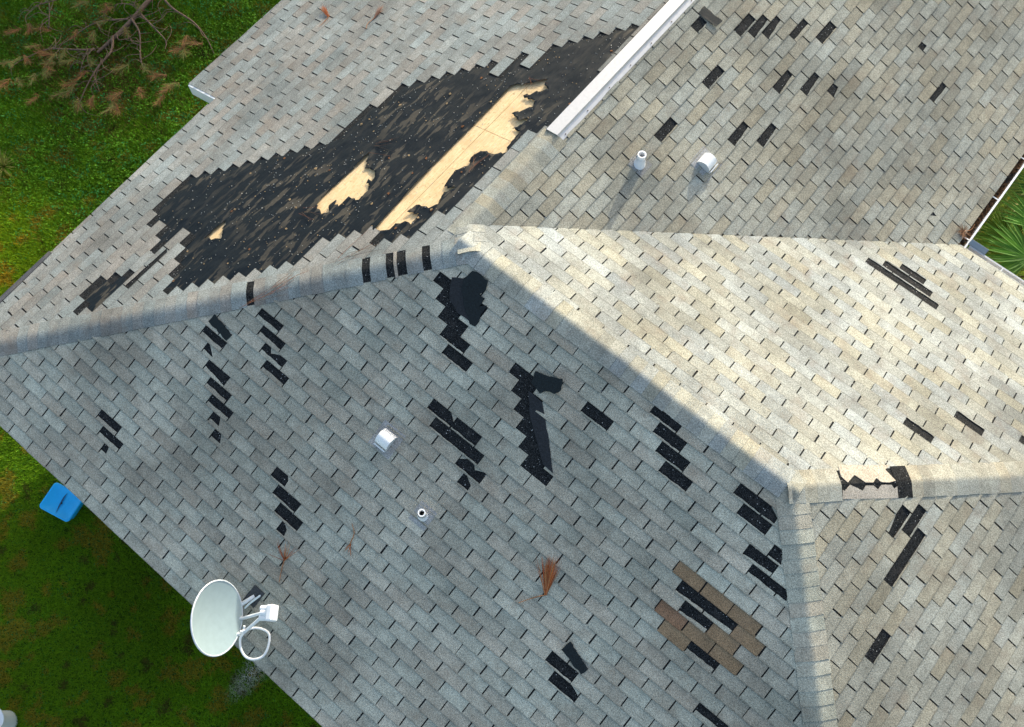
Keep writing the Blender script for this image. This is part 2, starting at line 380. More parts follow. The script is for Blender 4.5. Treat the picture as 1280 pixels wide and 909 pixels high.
PLATES=[('C',[(4.851,0.588),(4.932,0.487),(5.018,0.476),(5.038,0.614),(5.168,0.622),(5.231,0.683),(5.235,0.759),(5.299,0.754),(5.371,0.819),(5.414,0.89),(5.273,0.928),(5.29,1.019)]),('D',[(0.353,0.456),(0.362,0.483),(0.452,0.49),(0.503,0.641),(0.568,0.636),(0.627,0.703),(0.63,0.769),(0.698,0.773),(0.775,0.862),(0.765,0.915),(0.832,0.927),(0.726,1.013),(0.282,0.512)])]
DB, DC, DD, DE = 5.06, 5.05, 5.06, 4.77
SE = 9.6                                           # far gable end of the long wing
def eaveA(s): return 4.69 + (s + 3.7) * 0.0497
SJ = 0.155
def eaveA2(s): return 5.53 + (s - 0.18) * 0.03

def FP(f, s, d, h=0.0):
    if f == 'A': return (X1 - d * C_ - h * S_, s, H1 - d * S_ + h * C_ + G)
    if f == 'E': return (X1 + d * C_ + h * S_, s, H1 - d * S_ + h * C_ + G)
    if f == 'B': return (s, -d * C_ - h * S_, -d * S_ + h * C_ + G)
    if f == 'C': return (s, d * C_ + h * S_, -d * S_ + h * C_ + G)
    return (L + d * C_ + h * S_, s, -d * S_ + h * C_ + G)
FLIP = {'A': True, 'B': True, 'C': False, 'D': True, 'E': True}
def facing(f):
    # orientation of (s,d) polygons that are counter-clockwise in (s,d): does the 3D normal point up?
    a, b, c = (Vector(FP(f, *q)) for q in ((0, 0), (1, 0), (0, 1)))
    return (b - a).cross(c - a).z > 0
UPCCW = {f: facing(f) for f in 'ABCDE'}

CAPW = 0.15
POLY = {  # outline of each slope in (s, d), and how far shingles stop short of each edge
 'B': ([(KX, 0), (L, 0), (L + DB * C_, DB), (KX - DB * C_, DB)], [CAPW, CAPW, 0, CAPW]),
 'C': ([(KX, 0), (X1, QY / C_), (X1 - QY + DC * C_, DC), (L + DC * C_, DC), (L, 0)], [0.03, 0.004, 0, CAPW, CAPW]),
 'D': ([(0, 0), (DD * C_, DD), (-DD * C_, DD)], [CAPW, 0, CAPW]),
 'E': ([(QY, 0), (SE, 0), (SE, DE), (QY + DE * C_, DE)], [0.098, 0, 0, 0.004]),
 'A': ([(-QY, 0), (SE, 0), (SE, 6.2), (-QY - 6.2 * C_, 6.2)], [0.0, 0, 0, CAPW]),
}
SHPOLY = {f: inset(p, d) for f, (p, d) in POLY.items()}
TRIA = [(-QY, 0), (0, -QY / C_), (QY, 0)]          # the little piece of that slope above the long ridge
def eave_clip(pl, a, b, d0, d1, m=0.0):
    if b <= SJ: return clip(pl, [(-6, -1), (SJ + .5, -1), (SJ + .5, eaveA(SJ + .5) - m), (-6, eaveA(-6) - m)])
    if a >= SJ: return clip(pl, [(-6, -1), (SE, -1), (SE, eaveA2(SE) - m), (-6, eaveA2(-6) - m)])
    if d1 <= eaveA(SJ): return pl
    return clip(pl, [(SJ, -1), (SE, -1), (SE, eaveA2(SE) - m), (SJ, eaveA2(SJ) - m)])
def clipA(poly):
    # shingles stop at the ridge cap beyond the junction
    a = clip(poly, SHPOLY['A'])
    if len(a) >= 3 and max(p[0] for p in a) > QY - .05:
        a = clip(a, [(-9, CAPW), (12, CAPW), (12, 7), (-9, 7)]) if min(p[0] for p in a) > QY - .2 else a
    return a

def slab(mb, f, verts, tris, ztop, thick, col=(1, 1, 1), edge=None):
    """extrude a triangulated (s,d) patch; ztop(s,d) height above the deck"""
    top = [FP(f, s, d, ztop(s, d)) for s, d in verts]
    bot = [FP(f, s, d, ztop(s, d) - thick) for s, d in verts]
    n = len(verts); fs = []; edges = {}
    for t in tris:
        a = sum(verts[t[i]][0] * verts[t[(i + 1) % len(t)]][1] - verts[t[(i + 1) % len(t)]][0] * verts[t[i]][1] for i in range(len(t)))
        if (a > 0) != UPCCW[f]: t = tuple(reversed(t))
        fs.append(tuple(t)); fs.append(tuple(i + n for i in reversed(t)))
        for i in range(len(t)):
            e = (t[i], t[(i + 1) % len(t)])
            if (e[1], e[0]) in edges: del edges[(e[1], e[0])]
            else: edges[e] = 1
    if callable(col): cl = [col(s_, d_) for s_, d_ in verts]; mb.add(top + bot, fs, cl + cl)
    else: mb.add(top + bot, fs, col)
    if edge is None: edge = col
    sv = []; sf = []
    for a, b in edges:
        k = len(sv); sv += [top[b], top[a], bot[a], bot[b]]; sf.append((k, k + 1, k + 2, k + 3))
    mb.add(sv, sf, edge)

# ------------------------------------------------------------------ the setting
mb = MB(); mb.add([(-150, -150, 0), (150, -150, 0), (150, 150, 0), (-150, 150, 0)], [(0, 1, 2, 3)])
tag(mb.obj('ground', M_GROUND), kind='structure')

# ------------------------------------------------------------------ the house
house = empty('damaged_house', (2.0, 0.0, 0.0), 'house with storm damaged grey shingle roof, many shingles torn off', 'house')
SLOPE = {}
names = {'A': 'weathered slope with a large bare patch of felt and plywood', 'B': 'shaded slope with scattered black gaps', 'C': 'bright sunlit slope', 'D': 'sunlit hip end slope', 'E': 'sunlit slope carrying the metal ridge vent'}
for f in 'ABCDE':
    mb = MB()
    if f == 'A':
        pl = [(0, -QY / C_), (QY, 0), (SE, 0), (SE, eaveA2(SE)), (SJ, eaveA2(SJ)), (SJ, eaveA(SJ)), (-QY - 4.65 * C_, eaveA(-4.65))]
        v, t = cdt([pl], lambda c: inpoly(c, pl))
    else:
        pl = POLY[f][0]; v, t = pl, [tuple(range(len(pl)))]
    slab(mb, f, v, t, lambda s, d: -0.013, 0.02)
    SLOPE[f] = mb.obj('roof_slope', M_PLY, house)
    SLOPE[f]['label'] = names[f]

# plywood sheets of the torn slope (exposed in the bare patch)
for i, (s0, s1) in enumerate([(-3.44, -1.0), (-1.0, 1.44), (1.44, 3.88), (3.88, 6.32)]):
    for d0, d1 in ((0.0, 0.84), (0.84, 2.06), (2.06, 3.28), (3.28, 4.5)):
        p = clip([(s0 + .003, d0 + .003), (s1 - .003, d0 + .003), (s1 - .003, d1 - .003), (s0 + .003, d1 - .003)], POLY['A'][0])
        if len(p) < 3: continue
        mb = MB(); slab(mb, 'A', p, [tuple(range(len(p)))], lambda s, d: 0.0, 0.012)
        mb.obj('plywood_sheet', M_PLY, SLOPE['A'])

# ---- shingle layout
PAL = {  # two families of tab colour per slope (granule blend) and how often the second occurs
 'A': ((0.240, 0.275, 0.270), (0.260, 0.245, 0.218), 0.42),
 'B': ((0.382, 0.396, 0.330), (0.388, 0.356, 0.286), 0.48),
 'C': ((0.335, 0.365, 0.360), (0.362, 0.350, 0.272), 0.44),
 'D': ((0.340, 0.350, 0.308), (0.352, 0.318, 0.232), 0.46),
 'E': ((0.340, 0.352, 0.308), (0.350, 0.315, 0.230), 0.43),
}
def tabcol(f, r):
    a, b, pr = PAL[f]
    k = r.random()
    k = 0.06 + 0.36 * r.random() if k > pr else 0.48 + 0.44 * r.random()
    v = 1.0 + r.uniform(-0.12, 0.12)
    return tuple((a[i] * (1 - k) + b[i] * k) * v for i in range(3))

def rag(poly, amp=0.02, step=0.05, keepstraight=0.5):
    out = []
    for i in range(len(poly)):
        a = Vector(poly[i]); b = Vector(poly[(i + 1) % len(poly)]); n = max(1, int((b - a).length / step))
        straight = (b - a).length > keepstraight
        for k in range(n):
            q = a.lerp(b, k / n)
            if k: 
                am = 0.004 if straight else amp
                q = q + Vector((random.uniform(-am, am), random.uniform(-am, am)))
            out.append((q.x, q.y))
    return out
TUCK = 0.016
GAP = 0.0138
tabs = []; missA = set(); alltabs = {}
rt = random.Random(3)
for f in 'ABCDE':
    s0_, n0_, o_ = LAT[f]
    sp = SHPOLY[f]
    smin, smax = min(p[0] for p in sp), max(p[0] for p in sp)
    dmin, dmax = min(p[1] for p in sp), max(p[1] for p in sp)
    for m in range(int(dmin / EX - n0_) - 2, int(dmax / EX - n0_) + 2):
        d0 = (m + n0_) * EX; d1 = d0 + EX
        wob = rt.uniform(-0.002, 0.002)
        for j in range(int(smin / T - s0_ - o_ * m) - 2, int(smax / T - s0_ - o_ * m) + 3):
            a = (j + s0_ + o_ * m) * T; b = a + T
            j1 = rt.uniform(-.003, .003); j2 = j1 + rt.uniform(-.003, .003); wt = wob + rt.uniform(-.0015, .0015) + .004 * mnoise.noise(Vector((a * .8, m * .31, ord(f))))
            rect = [(a + GAP / 2 + j1, d0 - TUCK), (b - GAP / 2 + j1, d0 - TUCK), (b - GAP / 2 + j2, d1 + wt + rt.uniform(-.001, .001)), (a + GAP / 2 + j2, d1 + wt)]
            pl = clipA(rect) if f == 'A' else clip(rect, sp)
            if len(pl) < 3: continue
            if f == 'A' and d1 > 4.3:
                pl = eave_clip(pl, a, b, d0, d1)
                if len(pl) < 3: continue
            if parea(pl) < 0.0016: continue
            r = random.Random(ord(f) * 1000003 + (m + 50) * 997 + (j + 200) * 31)
            # how much of it is torn away
            grid = [(a + T * (u + .5) / 8, d0 + EX * (w + .5) / 5) for u in range(8) for w in range(5)]
            bulk = sum(any(inpoly(q, h) for h in BULK[f]) for q in grid) / 40
            if bulk > 0.5:
                alltabs[(f, m, j)] = False; continue
            hs = [h for h in HOLES[f] if min(p[0] for p in h) < b and max(p[0] for p in h) > a and min(p[1] for p in h) < d1 - .004 and max(p[1] for p in h) > d0 + .004]
            fr = sum(any(inpoly(q, h) for h in hs) for q in grid) / 40 if hs else 0
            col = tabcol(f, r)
            stn = 1 + 0.16 * mnoise.noise(Vector((a * 2.2, d0 * 0.55, ord(f)))) + 0.10 * mnoise.noise(Vector((a * .6, d0 * .5, 7 + ord(f))))
            if f == 'E':   # broad algae staining
                for gs, gd, ws_, wd_, am in ((6.3, 2.0, .55, 1.5, .24), (5.0, 3.0, .5, 1.2, .16), (7.6, 1.2, .5, 1.2, .18), (3.2, 1.9, .4, .8, .10)):
                    stn *= 1 - am * math.exp(-((a - gs) / ws_) ** 2 - ((d0 - gd) / wd_) ** 2) * (1 + .5 * mnoise.noise(Vector((a * 3, d0 * 1.5, 2))))
            col = tuple(x * stn for x in col)
            cen = (a + T / 2, d0 + EX / 2)
            if f == 'B' and any(inpoly(cen, z) for z in BROWN):
                k = r.random(); v = r.uniform(.85, 1.1)
                col = tuple(x * v for x in ((0.235, 0.140, 0.085) if k < .45 else (0.270, 0.190, 0.115)))
            if f == 'B' and abs(cen[0] - 1.84) < .2 and 2.70 < cen[1] < 3.15: col = tuple(min(.8, x * 1.22) for x in col)
            tris = None; verts = pl
            if fr > 0.04:
                hx = []
                for h in hs:   # ragged tear; let the tear run a little past the covering edge
                    hx.append([(s, d - .02 if abs(d - d0) < .01 else (d1 - .019 if abs(d - d1) < .012 else d)) for s, d in h])
                hx = [rag(h, .0045, .045, 9) for h in hx]
                verts, tris = cdt([pl] + hx, lambda c: inpoly(c, pl) and not any(inpoly(c, h) for h in hx))
                if not tris: alltabs[(f, m, j)] = False; continue
            alltabs[(f, m, j)] = True
            lift = r.random() ** 5 * 0.007
            tilt = r.uniform(-0.0012, 0.0012)
            tabs.append((f, m, j, verts, tris, col, d0, a, lift, tilt))

def proj(P):
    q = np.asarray(P) - CAM
    z = q @ FWD
    return 640 + 1115.861 * (q @ RIGHT) / z, 454.5 + 1115.861 * (q @ DOWN) / z, z

def tab_into(mb, tb):
    f, m, j, verts, tris, col, d0, a, lift, tilt = tb
    if tris is None: tris = [tuple(range(len(verts)))]
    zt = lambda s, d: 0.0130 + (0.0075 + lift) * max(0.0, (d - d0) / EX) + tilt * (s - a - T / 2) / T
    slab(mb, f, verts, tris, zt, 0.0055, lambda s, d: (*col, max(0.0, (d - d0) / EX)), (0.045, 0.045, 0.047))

def shown(tb):
    vs = tb[3] if tb[4] is None else tb[3]
    pts = [proj(FP(tb[0], s, d)) for s, d in vs]
    if tb[4] is None: poly = [(p[0], p[1]) for p in pts]; ar = parea(poly)
    else: ar = sum(parea([(pts[i][0], pts[i][1]) for i in t]) for t in tb[4])
    cx = sum(p[0] for p in pts) / len(pts); cy = sum(p[1] for p in pts) / len(pts)
    return ar if 4 < cx < 1276 and 4 < cy < 905 else 0.0
order = sorted(range(len(tabs)), key=lambda i: -shown(tabs[i]))
single = set(order[:300])
rest = MB()
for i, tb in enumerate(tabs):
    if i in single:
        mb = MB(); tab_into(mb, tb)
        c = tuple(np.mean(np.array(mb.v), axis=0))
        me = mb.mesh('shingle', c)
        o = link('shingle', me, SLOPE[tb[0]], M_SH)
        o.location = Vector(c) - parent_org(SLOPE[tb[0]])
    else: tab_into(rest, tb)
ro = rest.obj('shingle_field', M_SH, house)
tag(ro, kind='stuff')

# ---- the black upper halves of the shingles, seen where tabs are gone
for f in 'BCDE':
    mb = MB(); pl = inset(POLY[f][0], [0.02] * len(POLY[f][0]))
    slab(mb, f, pl, [tuple(range(len(pl)))], lambda s, d: 0.0085, 0.004)
    mb.obj('asphalt_mat', M_MAT, SLOPE[f])
mb = MB()
s0_, n0_, o_ = LAT['A']
for (f, m, j), ok in alltabs.items():
    if f != 'A': continue
    a = (j + s0_ + o_ * m) * T; d0 = (m + n0_) * EX
    cells = [(0.0, 1.0)] if ok else []
    if not ok:
        # the next course down covers this one: keep the mat where that course survives
        q0 = (j + o_ * m - o_ * (m + 1))
        jj = math.floor(q0)
        for jn in (jj, jj + 1):
            lo = max(0.0, jn - q0); hi = min(1.0, jn + 1 - q0)
            if hi > lo and alltabs.get(('A', m + 1, jn), False): cells.append((lo, hi))
    for lo, hi in cells:
        pl = clip([(a + lo * T, d0), (a + hi * T, d0), (a + hi * T, d0 + EX), (a + lo * T, d0 + EX)], inset(POLY['A'][0], [0.02] * 4))
        if len(pl) < 3: continue
        if d0 + EX > 4.3:
            pl = eave_clip(pl, a + lo * T, a + hi * T, d0, d0 + EX, .015)
            if len(pl) < 3: continue
        slab(mb, 'A', pl, [tuple(range(len(pl)))], lambda s, d: 0.0085, 0.003)
mb.obj('asphalt_mat', M_MAT, SLOPE['A'])

# ---- wrinkled tar felt of the bare patch, torn open over the plywood
BIG = BULK['A'][1]
def segdist(p, poly):
    b = 9.0; p = Vector(p)
    for i in range(len(poly)):
        a = Vector(poly[i]); c = Vector(poly[(i + 1) % len(poly)])
        ab = c - a; t = max(0, min(1, (p - a).dot(ab) / max(ab.length_squared, 1e-9)))
        b = min(b, (p - a - ab * t).length)
    return b
INA = inset(POLY['A'][0], [0.09, 0, 0, 0.09])
def splinter(poly):
    out = []
    for i, (s, d) in enumerate(poly):
        q = poly[(i + 1) % len(poly)]
        n = max(1, int(math.hypot(q[0] - s, q[1] - d) / .03))
        straight = math.hypot(q[0] - s, q[1] - d) > .45
        for k in range(n):
            t = k / n; am = .003 if straight else 1.0
            ss = s + (q[0] - s) * t; dd = d + (q[1] - d) * t
            if k and straight: ss += random.uniform(-.01, .01); dd += random.uniform(-.004, .004)
            elif k: ss += random.choice((-1, 1)) * random.uniform(.0, .045) * random.random(); dd += random.uniform(-.006, .006)
            out.append((ss, dd))
    return out
PR = [splinter(p) for p in PLY]
pts = []
smin, smax = -3.5, 4.2
g = 0.038
ns, nd = int((smax - smin) / g), int(4.0 / g)
for i in range(ns + 1):
    for k in range(nd + 1):
        s, d = smin + i * g + random.uniform(-.006, .006), 0.0 + k * g + random.uniform(-.006, .006)
        if inpoly((s, d), INA): pts.append((s, d))
vs = [Vector(p) for p in pts]; es = []
for lp in PR:
    b = len(vs); vs += [Vector(p) for p in lp]; es += [(b + i, b + (i + 1) % len(lp)) for i in range(len(lp))]
V, E_, F_, *_ = delaunay_2d_cdt(vs, es, [], 0, 1e-5)
hole = []
def feltz(s, d):
    inside = inpoly((s, d), BIG) or inpoly((s, d), BULK['A'][0])
    if not inside: return 0.0035
    w = min(1.0, segdist((s, d), BIG) / 0.16) if inpoly((s, d), BIG) else 0.2
    q = Vector((d * 4.2 + s * 1.2, s * 1.7, 0.3))
    z = mnoise.noise(q * 1.0) * 0.6 + abs(mnoise.noise(q * 2.3 + Vector((5, 1, 2)))) * 0.75 + mnoise.noise(q * 4.5) * .25
    e = min(segdist((s, d), p) for p in PR)
    curl = 0.016 * max(0, 1 - e / 0.06) * (0.5 + mnoise.noise(Vector((s * 6, d * 6, 1))))
    return 0.0045 + w * (max(0.0, 0.010 + z * 0.017) + 0.007 * ((d / 0.43) % 1.0)) + max(0, curl)
Z = [feltz(v.x, v.y) for v in V]
mb = MB()
fs = []
for t in F_:
    c = (sum(V[i].x for i in t) / 3, sum(V[i].y for i in t) / 3)
    if any(inpoly(c, h) for h in PR) or not inpoly(c, INA): continue
    a = (V[t[1]].x - V[t[0]].x) * (V[t[2]].y - V[t[0]].y) - (V[t[2]].x - V[t[0]].x) * (V[t[1]].y - V[t[0]].y)
    if (a > 0) != UPCCW['A']: t = list(reversed(t))
    fs.append(tuple(t))
mb.add([FP('A', v.x, v.y, z) for v, z in zip(V, Z)], fs, (1, 1, 1), True)
fo = mb.obj('roofing_felt', M_FELT, SLOPE['A'])
fo['label'] = 'torn wrinkled black felt lying over bare plywood'
sm = fo.modifiers.new('sheet', 'SOLIDIFY'); sm.thickness = 0.002; sm.offset = -1

# felt left in the two big gaps of the shaded slope
for pl in FELTB:
    q = rag(pl, 0.006, 0.06, 9)
    v, t = cdt([q], lambda c: inpoly(c, q))
    mb = MB(); slab(mb, 'B', v, t, lambda s, d: 0.0225 + 0.004 * mnoise.noise(Vector((s * 6, d * 6, 0))), 0.002, (0.018, 0.021, 0.025))
    mb.obj('roofing_felt', M_BACK, SLOPE['B'])

# shingles flipped over by the wind, lying back side up
FLH = [0.018, 0.03, 0.075, 0.022, 0.03]
for i, (f, pl) in enumerate(FLAPS):
    q = rag(pl, 0.009, 0.035, 9)
    ctr = Vector((sum(p[0] for p in pl) / len(pl), sum(p[1] for p in pl) / len(pl)))
    ext = max((Vector(p) - ctr).length for p in pl)
    inner = [(ctr.x + (p[0] - ctr.x) * .55, ctr.y + (p[1] - ctr.y) * .55) for p in pl]
    v, t = cdt([q, inner], lambda c: inpoly(c, q))
    ax = (Vector(pl[1]) - Vector(pl[-1])).normalized() if i != 2 else Vector((0.6, -0.8))
    mb = MB()
    def zf(s, d, i=i, ctr=ctr, ext=ext, ax=ax):
        k = ((Vector((s, d)) - ctr).dot(ax) / ext + 1) / 2
        return 0.024 + FLH[i] * max(0, k) ** 1.6 + 0.003 * mnoise.noise(Vector((s * 9, d * 9, i)))
    slab(mb, f, v, t, zf, 0.004, (0.0085, 0.014, 0.0165))
    mb.obj('flipped_shingle', M_BACK, SLOPE[f])['label'] = 'dark shingle torn loose and flipped back side up'

# pale unweathered plates where hip caps are gone
for f, pl in PLATES:
    v, t = cdt([pl], lambda c: inpoly(c, pl))
    mb = MB(); slab(mb, f, v, t, lambda s, d: 0.021, 0.008, (0.43, 0.39, 0.32) if f == 'C' else (0.43, 0.385, 0.32))
    mb.obj('bare_plate', M_SH, SLOPE[f])

# ---- ridge and hip caps
def capline(P0, P1, a1, a2, n1, n2, t0, t1, palette, skip=(), width=0.168, r=0.030, black=(), dz=0.0, slivers=(), bedded=True):
    P0 = Vector(P0); P1 = Vector(P1); u = (P1 - P0).normalized()
    Ln = (P1 - P0).length
    def pt(w, t, h):
        o = P0 + u * t
        if w <= -r: return o + a1 * (-w) + n1 * h
        if w >= r: return o + a2 * w + n2 * h
        q = (w / r + 1) / 2
        b = a1 * (r * (1 - q) ** 2) + a2 * (r * q * q)
        return o + b + (n1 * (1 - q) + n2 * q).normalized() * h
    ws = [-width, -0.10] + [-r + 2 * r * k / 6 for k in range(7)] + [0.10, width]
    n = math.ceil((t1 - t0) / EX - 0.15)
    bed = MB()
    wb = [-.148, -.08, -.03, 0, .03, .08, .148]
    def bp(w, t):
        return pt(w, t, 0.0145) if abs(w) > r else pt(w, t, 0.0145) + Vector((0, 0, 0.3 * 0.02 * (1 - abs(w) / r)))
    rows = [[bp(w, t) for w in wb] for t in (t0, t1)]
    bed.add(rows[0] + rows[1], [(k, k + 1, k + 1 + len(wb), k + len(wb)) for k in range(len(wb) - 1)])
    if bedded: bed.obj('hip_bed', M_MAT, house)
    pieces = [(t0 + k * EX, t0 + k * EX + EX + 0.045, False) for k in range(n)] + [(t, t + .035, True) for t in slivers]
    for k, (ta, tb, sl_) in enumerate(pieces):
        mid = ta + EX / 2
        if not sl_ and any(a <= mid <= b for a, b in skip): continue
        rr = random.Random(k * 31 + int(P0.x * 100))
        isb = any(a <= mid <= b for a, b in black)
        col = tabcol(palette, rr)
        mb = MB()
        jw = rr.uniform(-.004, .004); tw = rr.uniform(-.004, .004)
        sag = lambda w: 0.0 
        lo, hi, th = 0.0245 + rr.random() ** 3 * .004 + dz, 0.0208 + dz, 0.005
        top = [[pt(w + jw, ta + tw * (w / width), lo) for w in ws], [pt(w + jw, tb, hi) for w in ws]]
        bot = [[pt(w + jw, ta + tw * (w / width), lo - th) for w in ws], [pt(w + jw, tb, hi - th) for w in ws]]
        m = len(ws)
        flip = (a2 - a1).cross(u).z < 0
        g = [(i, i + 1, i + 1 + m, i + m) for i in range(m - 1)]
        if flip: g = [tuple(reversed(x)) for x in g]
        mb.add(top[0] + top[1], g, col, True)
        mb.add(bot[0] + bot[1], [tuple(reversed(x)) for x in g], col)
        mb.add(top[0] + bot[0], [(i, i + m, i + m + 1, i + 1) for i in range(m - 1)], (0.06, 0.06, 0.06))
        for e in (0, m - 1): mb.add([top[0][e], top[1][e], bot[1][e], bot[0][e]], [(0, 1, 2, 3)], (0.06, 0.06, 0.06))
        c = mb.v[m // 2]
        o = link('cap_shingle', mb.mesh('cap_shingle', c), house, M_MAT if isb else M_SH)
        o.location = Vector(c) - house.location

NV = {f: (Vector(FP(f, 0, 0, 1)) - Vector(FP(f, 0, 0, 0))) for f in 'ABCDE'}
def perp(u, n, away):
    v = u.cross(n).normalized()
    return v if v.dot(Vector(away)) > 0 else -v
def hip(P0, P1, f1, f2, aw1, aw2, t0, t1, pal, **kw):
    u = (Vector(P1) - Vector(P0)).normalized()
    capline(P0, P1, perp(u, NV[f1], aw1), perp(u, NV[f2], aw2), NV[f1], NV[f2], t0, t1, pal, **kw)
P1_ = (KX, 0, G); P2_ = (L, 0, G); Q_ = (X1, QY, H1 + G)
DOWNZ = (0, 0, -1)
def along(t): return t * math.sqrt(2 + TN * TN)
LH = along(4.70)
sk = [(LH - along(1.875), LH - along(1.765)), (LH - along(.86), LH - along(.785)), (LH - along(.675), LH - along(.6)), (LH - along(.585), LH - along(.51)), (LH - along(.405), LH - along(.33))]
hip((KX - 4.70, -4.70, G - 4.70 * TN), P1_, 'A', 'B', (-1, 1, 0), (1, -1, 0), 0.05, LH - 0.10, 'A', r=0.06, skip=sk, slivers=[LH - along(.615)])
hip((L + 4.76, -4.76, G - 4.76 * TN), P2_, 'B', 'D', (-1, -1, 0), (1, 1, 0), 0.05, along(4.76) - 0.15, 'B', r=0.028)
lc = along(4.76)
hip((L + 4.76, 4.76, G - 4.76 * TN), P2_, 'D', 'C', (1, -1, 0), (-1, 1, 0), 0.05, lc - 0.10, 'D', r=0.028,
    skip=[(lc - along(.84), lc - along(.37))], black=[(lc - along(.98), lc - along(.84))])
hip(P2_, P1_, 'B', 'C', (0, -1, 0), (0, 1, 0), -0.10, L - KX + 0.02, 'C', r=0.03)
hip((X1, 9.5, H1 + G), Q_, 'A', 'E', (-1, 0, 0), (1, 0, 0), 7.73, 9.5 - QY + 0.05, 'E', r=0.028)
hip(P1_, Q_, 'A', 'C', (-1, -1, 0), (1, 1, 0), -0.06, 0.36, 'C', r=0.05, dz=.001, width=.155, bedded=False)

# ---- fascia, soffit, walls
def board(name, p0, p1, z0, z1, thick, out, col=(0.8, 0.8, 0.79), mat=None):
    p0 = Vector(p0); p1 = Vector(p1); u = (p1 - p0).normalized(); n = Vector(out).normalized()
    mb = MB()
    a = [p0, p1, p1 + n * thick, p0 + n * thick]
    vs = [(*q[:2], q[2] + z0) for q in a] + [(*q[:2], q[2] + z1) for q in a]
    mb.add(vs, [(3, 2, 1, 0), (4, 5, 6, 7), (0, 1, 5, 4), (1, 2, 6, 5), (2, 3, 7, 6), (3, 0, 4, 7)], col)
    return mb.obj(name, mat or M_WHITE, house)
def EP(f, s, d): return FP(f, s, d, 0)
cornAB = EP('B', KX - DB * C_ + .1, DB - .03)
board('fascia', EP('B', -4.15, DB - .03), EP('B', L + DB * C_ - .1, DB - .03), -0.17, -0.035, 0.02, (0, -1, 0))
board('fascia', EP('A', -4.45, eaveA(-4.45) - .03), EP('A', SJ, eaveA(SJ) - .03), -0.17, -0.035, 0.02, (-1, 0, 0))
board('fascia', EP('A', SJ + .02, eaveA2(SJ) - .03), EP('A', SE, eaveA2(SE) - .03), -0.17, -0.035, 0.02, (-1, 0, 0))
a_ = EP('A', SJ, eaveA(SJ) - .2); b_ = EP('A', SJ, eaveA2(SJ) - .006)
mb = MB()
mb.add([(a_[0], SJ - .025, a_[2] + .012), (b_[0], SJ - .025, b_[2] + .012), (b_[0], SJ - .025, b_[2] - .19), (a_[0], SJ - .025, a_[2] - .19),
        (a_[0], SJ + .0, a_[2] + .012), (b_[0], SJ + .0, b_[2] + .012), (b_[0], SJ + .0, b_[2] - .19), (a_[0], SJ + .0, a_[2] - .19)],
       [(0, 1, 2, 3), (7, 6, 5, 4), (0, 4, 5, 1), (1, 5, 6, 2), (2, 6, 7, 3), (3, 7, 4, 0)], (0.86, 0.86, 0.85))
mb.obj('rake_board', M_WHITE, house)['label'] = 'white board closing the step in the eave'
XE = X1 + DE * C_; YC = DC * C_
board('fascia', EP('E', YC + .02, DE - .03), EP('E', SE, DE - .03), -0.17, -0.035, 0.02, (1, 0, 0))
board('fascia', EP('C', XE + .02, DC - .03), EP('C', L + DC * C_ - .1, DC - .03), -0.17, -0.035, 0.02, (0, 1, 0))
board('fascia', EP('D', -DD * C_ + .1, DD - .03), EP('D', DD * C_ - .1, DD - .03), -0.17, -0.035, 0.02, (1, 0, 0))
# dark starter strip showing along the low eave
mb = MB()
q = [(-4.3, eaveA(-4.3) - .07), (-2.86, eaveA(-2.86) - .045), (-2.86, eaveA(-2.86) + .025), (-4.3, eaveA(-4.3) + .03)]
slab(mb, 'A', q, [(0, 1, 2, 3)], lambda s, d: 0.027, 0.005, (0.075, 0.078, 0.085))
mb.obj('starter_strip', M_SH, SLOPE['A'])
ZE = G - 1.70
WX0, WX1, WY0, WY1 = -3.55, L + 4.2, -4.2, 4.2
def wallbox(x0, y0, x1, y1, low=0.0):
    mb = MB(); box(mb, ((x0 + x1) / 2, (y0 + y1) / 2, (ZE + .02 - low) / 2), x1 - x0, y1 - y0, ZE + .02 - low, col=(0.62, 0.57, 0.48))
    mb.obj('wall', M_STUCCO, house)
wallbox(WX0, WY0, WX1, WY1 - .005)
wallbox(WX0 - .004, WY1, 4.2, SE - .5)
wallbox(-4.45, SJ + .5, WX0 - .01, SE - .5, .16)
def soffit(pl, dz=0.0):
    mb = MB(); n = len(pl)
    mb.add([(x, y, ZE - .12 - dz) for x, y in pl] + [(x, y, ZE - .105 - dz) for x, y in pl], [tuple(range(n))[::-1], tuple(range(n, 2 * n))] + [(i, (i + 1) % n, (i + 1) % n + n, i + n) for i in range(n)], (0.75, 0.75, 0.73))
    mb.obj('soffit', M_WHITE, house)
soffit([(-4.05, -4.68), (L + 4.7, -4.68), (L + 4.7, 4.68), (XE - .1, 4.68), (XE - .1, SE - .1), (-3.5, SE - .1), (-3.5, SJ), (-4.12, SJ), (-4.02, -4.5)])
soffit([(-4.95, SJ + .02), (-3.5, SJ + .02), (-3.5, SE - .1), (-4.95, SE - .1)], .24)
# gable end of the long wing
mb = MB(); z0 = ZE - .1
mb.add([(-4.2, SE - .5, z0), (4.2, SE - .5, z0), (X1, SE - .5, H1 + G - .06), (-4.2, SE - .3, z0), (4.2, SE - .3, z0), (X1, SE - .3, H1 + G - .06)], [(0, 1, 2), (5, 4, 3), (0, 3, 4, 1), (1, 4, 5, 2), (2, 5, 3, 0)], (0.62, 0.57, 0.48))
mb.obj('gable', M_STUCCO, house)

